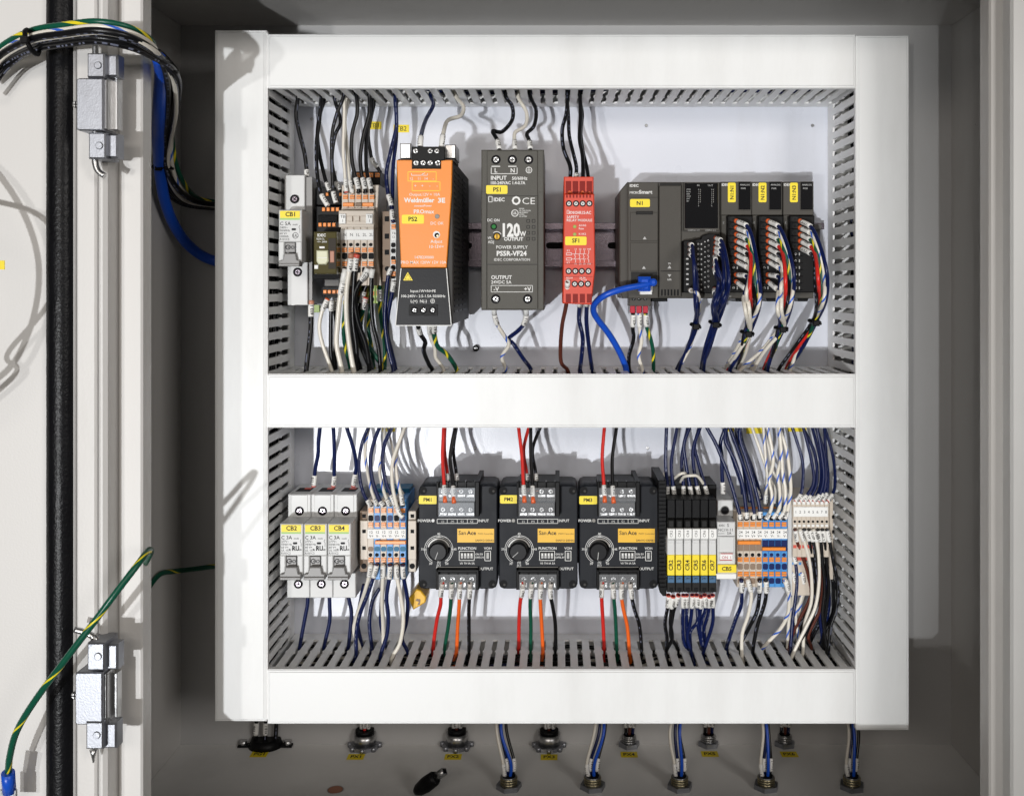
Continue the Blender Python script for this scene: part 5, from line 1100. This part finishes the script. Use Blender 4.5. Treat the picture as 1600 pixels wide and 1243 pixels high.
for p_, c, d, mk in (('1105,130 1125,240 1165,350 1210,500 1225,650 1130,850 1020,1050', 'BR', 44, 1), ('1140,130 1180,240 1215,370 1235,540 1230,700 1180,870 1125,1080', W_, 34, 1), ('1178,130 1215,220 1240,380 1260,560 1255,760 1190,950 1120,1060', K, 40, 1), ('1212,130 1248,240 1270,400 1285,560 1270,720 1190,920 1120,1080', K, 30, 1),
                     ('1245,130 1275,240 1290,380 1290,560 1260,740 1185,900 1130,1080', W_, 28, 1), ('1283,130 1305,220 1320,400 1335,600 1320,800 1310,1040', K, 34, 1), ('1318,130 1335,230 1350,400 1365,600 1335,850 1300,1040', K, 42, 1), ('1352,130 1378,250 1405,400 1435,560 1425,750 1380,900 1330,1050', K, 32, 1),
                     ('1083,300 1110,400 1120,540 1105,700 1085,850 1075,1000', N, 34, 1), ('1085,460 1100,540 1085,680 1060,800 1060,960', WB, 44, 1), ('1155,460 1170,540 1150,680 1110,800 1105,960', WB, 42, 1), ('1180,370 1215,460 1235,600 1190,780 1100,880 1020,1060', K, 50, 1),
                     ('1250,290 1275,400 1300,560 1300,740 1290,980', K, 48, 1), ('1300,300 1320,400 1330,600 1300,800 1300,1010', N, 46, 1), ('1330,420 1350,560 1340,760 1260,930 1200,1060', K, 52, 0), ('1370,420 1400,560 1400,760 1350,900 1290,1050', K, 50, 0),
                     ('1310,420 1320,560 1295,760 1210,950 1195,1070', 'BR', 46, 0), ('1225,420 1260,560 1240,750 1160,880 1130,1050', K, 56, 0), ('1200,450 1180,600 1140,760 1100,980', WB, 52, 0), ('1395,520 1440,640 1410,800 1330,940 1300,1040', K, 44, 0), ('1345,500 1370,680 1350,850 1320,1040', N, 54, 0), ('1285,480 1310,640 1290,850 1240,1060', K, 58, 0)):
    wire('S5', p_, c, 1.3, 24 if p_.startswith('1') and mk and int(p_.split(',')[1].split()[0]) < 200 else 34, d, 'bot', (1, 9) if mk else None, None, g)
flush()
# ---- loose wires lying inside the horizontal ducts, glimpsed through the slots
for lab, zc in (('tangle of wires lying inside the top duct, glimpsed through its slots', Z(96)), ('tangle of wires lying inside the middle duct, seen through its slots', Z(626)), ('tangle of wires lying inside the bottom duct, seen through its slots', Z(1090))):
    m = MB()
    for i in range(24):
        y0 = random.uniform(14, 66); z0 = zc+(random.uniform(-13, 13) if 'bottom' not in lab else random.uniform(2, 12))
        pts = [Vector((x_, min(72, max(11, y0+random.uniform(-8, 8))), max(zc-14.5, min(zc+14.5, z0+random.uniform(-6, 6))))) for x_ in range(-205, 216, 42)]
        c = random.choice(('wK', 'wN', 'wK', 'wW', 'wK', 'wK', 'wN')); m.tube(cr(pts, 6), 1.4, c, 6)
    tag(m.build('duct_wires', kind='stuff'), lab, 'wires')

for lab, xc in (('tangle of wires lying inside the left duct, glimpsed through its slots', X(376)), ('tangle of wires lying inside the right duct, glimpsed through its slots', X(1379))):
    m = MB()
    for i in range(18):
        y0 = random.uniform(14, 66); x0 = xc+random.uniform(-13, 13)
        pts = [Vector((max(xc-14.5, min(xc+14.5, x0+random.uniform(-6, 6))), min(72, max(11, y0+random.uniform(-8, 8))), z_)) for z_ in range(-315, 186, 40)]
        m.tube(cr(pts, 6), 1.6, random.choice(('wK', 'wK', 'wN', 'wK', 'wK', 'wW')), 6)
    tag(m.build('duct_wires', kind='stuff'), lab, 'wires')

# ================================================================ cabinet floor: glands, labels, loose items
def FP(px, py):
    """point on the cabinet floor seen at that photo pixel"""
    f = (py-CY)/PPM; s = -FZ/f; return Vector(((px-CX)/PPM*s, (s-1)*D, FZ))
def gland(px, py, r, label, back=False, cols=(), big=False):
    c = FP(px, py)
    t = thing('cable_gland', label, 'cable gland', c, 'cable glands in the cabinet floor')
    m = MB(); n = 6
    def ringz(r0, z0, z1, n, mt, ph=0, r1=None):
        b = len(m.v); r1 = r1 or r0
        for (rr, z) in ((r0, z0), (r1, z1)):
            for i in range(n): a = 2*math.pi*(i+ph)/n; m.v.append((c.x+rr*math.cos(a), c.y+rr*math.sin(a), z))
        for i in range(n): j = (i+1) % n; m.face([b+i, b+j, b+n+j, b+n+i], mt, n > 10)
        m.face([b+n+i for i in range(n)], mt); m.face([b+i for i in range(n)][::-1], mt)
    if not big:
        ringz(r, FZ, FZ+3.6, 6, 'zinc', .2, r*.97); m.build('lock_nut', t); m = MB()
        for k in range(3): ringz(r*.66, FZ+3.6+k*1.9, FZ+3.6+k*1.9+1.2, 20, 'brass' if not back else 'steel'); ringz(r*.6, FZ+4.7+k*1.9, FZ+5.6+k*1.9, 20, 'steel')
        m.build('threaded_collar', t); m = MB(); ringz(r*.5, FZ+9.2, FZ+9.9, 16, 'black'); m.build('seal', t)
    else:
        ringz(r, FZ, FZ+3, 8, 'zinc', .3, r*.97)
        m.build('lock_nut', t)
        for k in range(8): m = MB(); a = 2*math.pi*k/8; m.cylax((c.x+r*.96*math.cos(a), c.y+r*.96*math.sin(a), FZ+.2), (0, 0, 1), 2, 3.4, 'zinc', 8); m.build('nut_tooth', t)
        m = MB(); ringz(r*.72, FZ+3, FZ+12, 24, 'steel'); m.build('collar', t); m = MB(); ringz(r*.6, FZ+12, FZ+15, 20, 'black'); m.build('seal', t)
    return t, c
ORDG = ('first', 'second', 'third', 'fourth', 'fifth')
FG = ((795, 1230, 'leftmost front brass gland with white and blue wires'), (926, 1230, 'second front brass gland from the left with blue wires'), (1062, 1230, 'third front brass gland from the left, middle of five'), (1197, 1230, 'fourth front brass gland from the left'), (1331, 1230, 'rightmost front brass gland with wires leaning left'))
TOPS = ((790, 1120), (936, 1120), (1088, 1120), (1183, 1120), (1306, 1120))
for i, (x, y, lab) in enumerate(FG):
    t, c = gland(x, y, 10.2, lab)
    top = P(TOPS[i][0], TOPS[i][1], 78 if 0 else 70)
    for j, cc in enumerate((W_, N, 'B', K)):
        o_ = Vector(((j-1.5)*2.0, (j % 2)*2.4-1, 0)); a = c+o_+Vector((0, 0, 8)); e = top+Vector(((j-1.5)*1.7, (j % 2)*3+10, 40))
        a2 = a+Vector(((-1.5, -.5, .5, 1)[j], 0, 12)); bw = (-5, 4, -7, 3, 6)[i]; midp = a2.lerp(e, .35)+Vector((bw+random.uniform(-2, 2), -3+random.uniform(-2, 2), 0)); mid2 = a2.lerp(e, .7)+Vector((bw*.6+random.uniform(-1.5, 1.5), 0, 0))
        WIRES.append(dict(path=[a, a2, midp, mid2, e], col=cc, r=1.25, m=(2+j % 2*3, 9.5) if j in (0, 1, 3) else None, fer=None, grp='rising from the '+(('leftmost', 'second', 'middle', 'fourth', 'rightmost')[i])+' front gland', tx=None, flen=3, x0=a.x, y0=0, name='wire'))
flush()
BG = ((570, 1166, 13.2, 1, 'PX1'), (714, 1165, 13, 1, 'PX2'), (858, 1166, 13.2, 1, 'PX3'), (983, 1164, 9.3, 0, 'PX4'), (1107, 1163, 9.3, 0, 'PX5'), (1226, 1163, 9.3, 0, 'PX6'))
LBX = {'PX1': (556, 1182), 'PX2': (708, 1182), 'PX3': (858, 1182.5), 'PX4': (983, 1178.5), 'PX5': (1109, 1177.5), 'PX6': (1233, 1178)}
def flabel(tx, px, py, lab):
    c = FP(px, py); m = MB(); hw, hd = 7.0, 5.2
    b = len(m.v); m.v += [(c.x-hw, c.y-hd, FZ+.25), (c.x+hw, c.y-hd, FZ+.25), (c.x+hw, c.y+hd, FZ+.25), (c.x-hw, c.y+hd, FZ+.25)]; m.face([b, b+1, b+2, b+3], 'yellow')
    o = m.build('floor_label'); tag(o, lab, 'label', 'yellow labels on the cabinet floor')
    m = MB(); m.frame(tx, Vector((c.x, c.y-2, FZ+.35)), Vector((1, 0, 0)), Vector((0, 1, 0)), 4.6, 'ink', bold=1.2, sx=.85); m.build('lettering', o)
for x, y, r, big, nm in BG:
    t, c = gland(x, y, r, 'rear %s gland behind the %s floor label' % ('large round' if big else 'small brass', nm), True, big=bool(big))
    for j, cc in enumerate((K, 'R', 'G') if nm == 'PX1' else (K, 'BR', N)):
        a = c+Vector(((j-1)*3, -1.5*(j % 2), 10)); e = a+Vector((random.uniform(-4, 4), -6, 75))
        WIRES.append(dict(path=[a, a.lerp(e, .5)+Vector((1, 0, 0)), e], col=cc, r=1.3, m=(6, 9) if j != 1 else (7, 9), fer=None, grp='rising from the rear gland labelled '+nm, tx=None, flen=3, x0=a.x, y0=0, name='wire'))
    flabel(nm, LBX[nm][0], LBX[nm][1], 'yellow %s label on the cabinet floor' % nm)
flush()
flabel('PG1', 405, 1178, 'yellow PG1 label on the cabinet floor')
c = FP(416, 1163)
t = thing('floor_grommet', 'large black floor grommet behind the PG1 label, wires passing through', 'grommet', c)
m = MB(); m.cylax((c.x, c.y, FZ), (0, 0, 1), 15, 7, 'black', 28, 12); m.build('grommet_body', t)
for s_ in (-1, 1): m = MB(); m.cylax((c.x+s_*19, c.y-2, FZ), (0, 0, 1), 3.4, 5, 'steel', 6); m.build('bolt', t)
m = MB(); m.wbox(c.x-23, c.x+23, c.y-6, c.y+5, FZ+.1, FZ+1.5, 'black', .3); m.build('flange', t)
for j, dx in enumerate((-8, 0, 9)):
    a = c+Vector((dx, -4, 4)); e = a+Vector((3, -8, 70)); WIRES.append(dict(path=[a, a.lerp(e, .5)+Vector((1, 0, 0)), e], col=K, r=1.8, m=(7, 11) if j < 2 else None, fer=None, grp='rising from the black floor grommet', tx=None, flen=3, x0=a.x, y0=0, name='wire'))
flush()
c = FP(524, 1233); m = MB(); m.cylax((c.x, c.y, FZ+.05), (0, 0, 1), 6.4, .2, 'steel', 28); o = m.build('knockout_hole'); tag(o, 'round knockout hole in the floor showing copper brown through it', 'hole')
m = MB(); m.cylax((c.x, c.y-.5, FZ+.3), (0, 0, 1), 5.7, .1, 'copper', 28); m.build('hole_inside', o)
# usb plug on the floor
t = thing('usb_plug', 'black USB plug lying on the cabinet floor with its metal tip up', 'plug', FP(668, 1232))
a, b = P(650, 1236, 38), P(682, 1213, 30)
m = MB(); m.tube([a, a.lerp(b, .15), a.lerp(b, .5), a.lerp(b, .88), b], lambda q: (3.0, 4.8, 6.0, 5.6, 4.2)[int(round(q*4))], 'black', 12); m.build('plug_body', t)
d = (b-a).normalized(); m = MB(); m.tube([b, b+d*9.5], 3.3, 'steel', 4); m.build('plug_tip', t); m = MB(); m.tube([b+d*9.4, b+d*9.7], 2.3, 'hole', 4); m.build('plug_opening', t)

# ================================================================ cables crossing the hinge side
def loose(zm, pts, col, r, lab, n=10, step=1.3, cat='cable', grp=None):
    ox, oy, k = ZM[zm]; q = [tuple(map(float, s_.split(','))) for s_ in pts.split()]
    m1, m2, tw = split_col(col)
    m = MB(); m.tube(cr([P(ox+a*k, oy+b*k, d) for a, b, d in q], step), r, m1, 12 if m2 else n, m2, tw*.6, 1 if col == 'GY' and r > 1.95 else 2, prt=random.choice((0, 1, 11)) if col == 'K' else None); o = m.build('cable'); tag(o, lab, cat, grp); return o
GB = 'wires of the door bundle at upper left'
base = ((-60, 340, -112), (20, 255, -118), (150, 190, -132), (300, 165, -140), (450, 150, -146), (600, 178, -140), (700, 230, -125), (752, 280, -105), (790, 380, -70), (790, 520, -30), (770, 640, 10), (765, 760, 36), (800, 860, 60), (880, 930, 92), (1000, 950, 112), (1060, 955, 116))
def strand(dx, dy, dd, col, r, lab, f=1.0):
    pts = []
    for i, (x, y, d) in enumerate(base):
        s_ = 1 if i < 6 else .8
        a = i/15*math.pi*3.2*f
        ox = dx*math.cos(a)-dy*math.sin(a) if i > 6 else dx*.5; oy = dy if i <= 7 else dy*.4
        pts.append('%f,%f,%f' % (x+ox*(1 if i > 6 else .6), y+oy*s_, d+dd))
    return loose('R1', ' '.join(pts), col, r, lab, grp=GB, cat='wire')
strand(2, -50, 3, GY, 1.9, 'green wire with yellow spiral on top of the upper left door bundle')
strand(12, -26, -2, WB, 1.7, 'white wire with blue spiral near the top of the upper left door bundle')
strand(-14, -8, -6, K, 2.2, 'upper thick black wire of the upper left door bundle')
strand(20, 8, -2, K, 2.2, 'second black wire of the upper left door bundle')
strand(24, 0, -5, W_, 1.6, 'plain white wire running in the upper left door bundle')
strand(-4, 26, 2, K, 2.2, 'third black wire of the upper left door bundle')
strand(8, 42, 4, K, 2.0, 'lowest black wire of the upper left door bundle')
loose('R1', '735,270,-100 745,340,-80 735,500,-45 730,620,-5 735,720,22 740,800,40 760,920,60 800,1030,80 860,1120,98 940,1185,112 1050,1225,118', 'B', 4.4, 'thick blue network cable bending down beside the left duct', cat='network cable')
loose('R1', '-60,440,-112 20,330,-114 80,275,-120 150,225,-128 190,205,-132', K, 1.5, 'thin black wire leaving the door bundle toward the left picture edge', cat='wire')
tie((50, 66), -134, 7.5, 'black cable tie on the door bundle near left picture edge', 1.25)
tie((262, 97), -96, 8.5, 'black cable tie where the door bundle turns downward', .9)
tie((254, 262), 38, 7.5, 'black cable tie strapping blue cable to the side wall', .05)
c = P(237, 262, 50); m = MB(); m.wbox(LX+.1, LX+4, 30, 54, c.z-9, c.z+11, 'sleeve', .5); tag(m.build('tie_mount'), 'cream adhesive tie mount stuck to the cabinet side wall', 'cable mount')
GR = 'green and yellow earth leads of the door'
o = loose('R3', '38,1130,-118 45,1060,-124 75,950,-132 150,820,-140 290,630,-148 420,460,-150 540,300,-148 640,170,-140 680,118,-128 692,122,-112 672,165,-98 640,230,-60 638,290,0 655,325,40', GY, 2.0, 'long green earth lead with yellow spiral crossing the lower hinge', cat='wire', grp=GR, n=12)
m = MB(); a, b = P(12.5, 1206, -118), P(14.5, 1236, -114); m.tube([a, a.lerp(b, .5), b], 3.9, 'wB', 12); m.build('terminal_sleeve', o)
m = MB(); a, b = P(14, 1232, -114), P(14, 1262, -112); m.wbox(a.x-5, a.x+5, -115, -113.5, b.z, a.z, 'steel', .4); m.build('ring_terminal', o)
o = loose('R3', '652,345,47 680,290,50 735,225,70 800,212,92 900,200,110 1010,185,118 1060,180,120', GY, 2.1, 'short dark green earth lead from side wall toward the left duct', cat='wire', grp=GR)
m = MB(); a, b = P(221.5, 938, 46), P(228, 920, 50); m.tube([a, a.lerp(b, .5), b], 3.6, 'wB', 12); m.build('terminal_sleeve', o)
# more of the door wiring hangs just left of the picture
loose('PX', '-150,200,-125 -95,300,-150 -60,430,-160 -75,560,-160 -120,640,-150 -220,660,-120', K, 2.0, 'black door cable hanging in a loop left of the gasket', cat='cable', grp='door cables left of the view')
loose('PX', '-220,300,-120 -120,330,-150 -50,380,-165 -45,500,-165 -90,590,-150 -60,620,-140 -160,720,-120', K, 1.7, 'second black door cable crossing the first one left of the gasket', cat='cable', grp='door cables left of the view')
loose('PX', '-60,90,-112 -120,130,-112 -200,240,-110', K, 2.6, 'black cable continuing the door bundle to the left', cat='cable', grp='door cables left of the view')
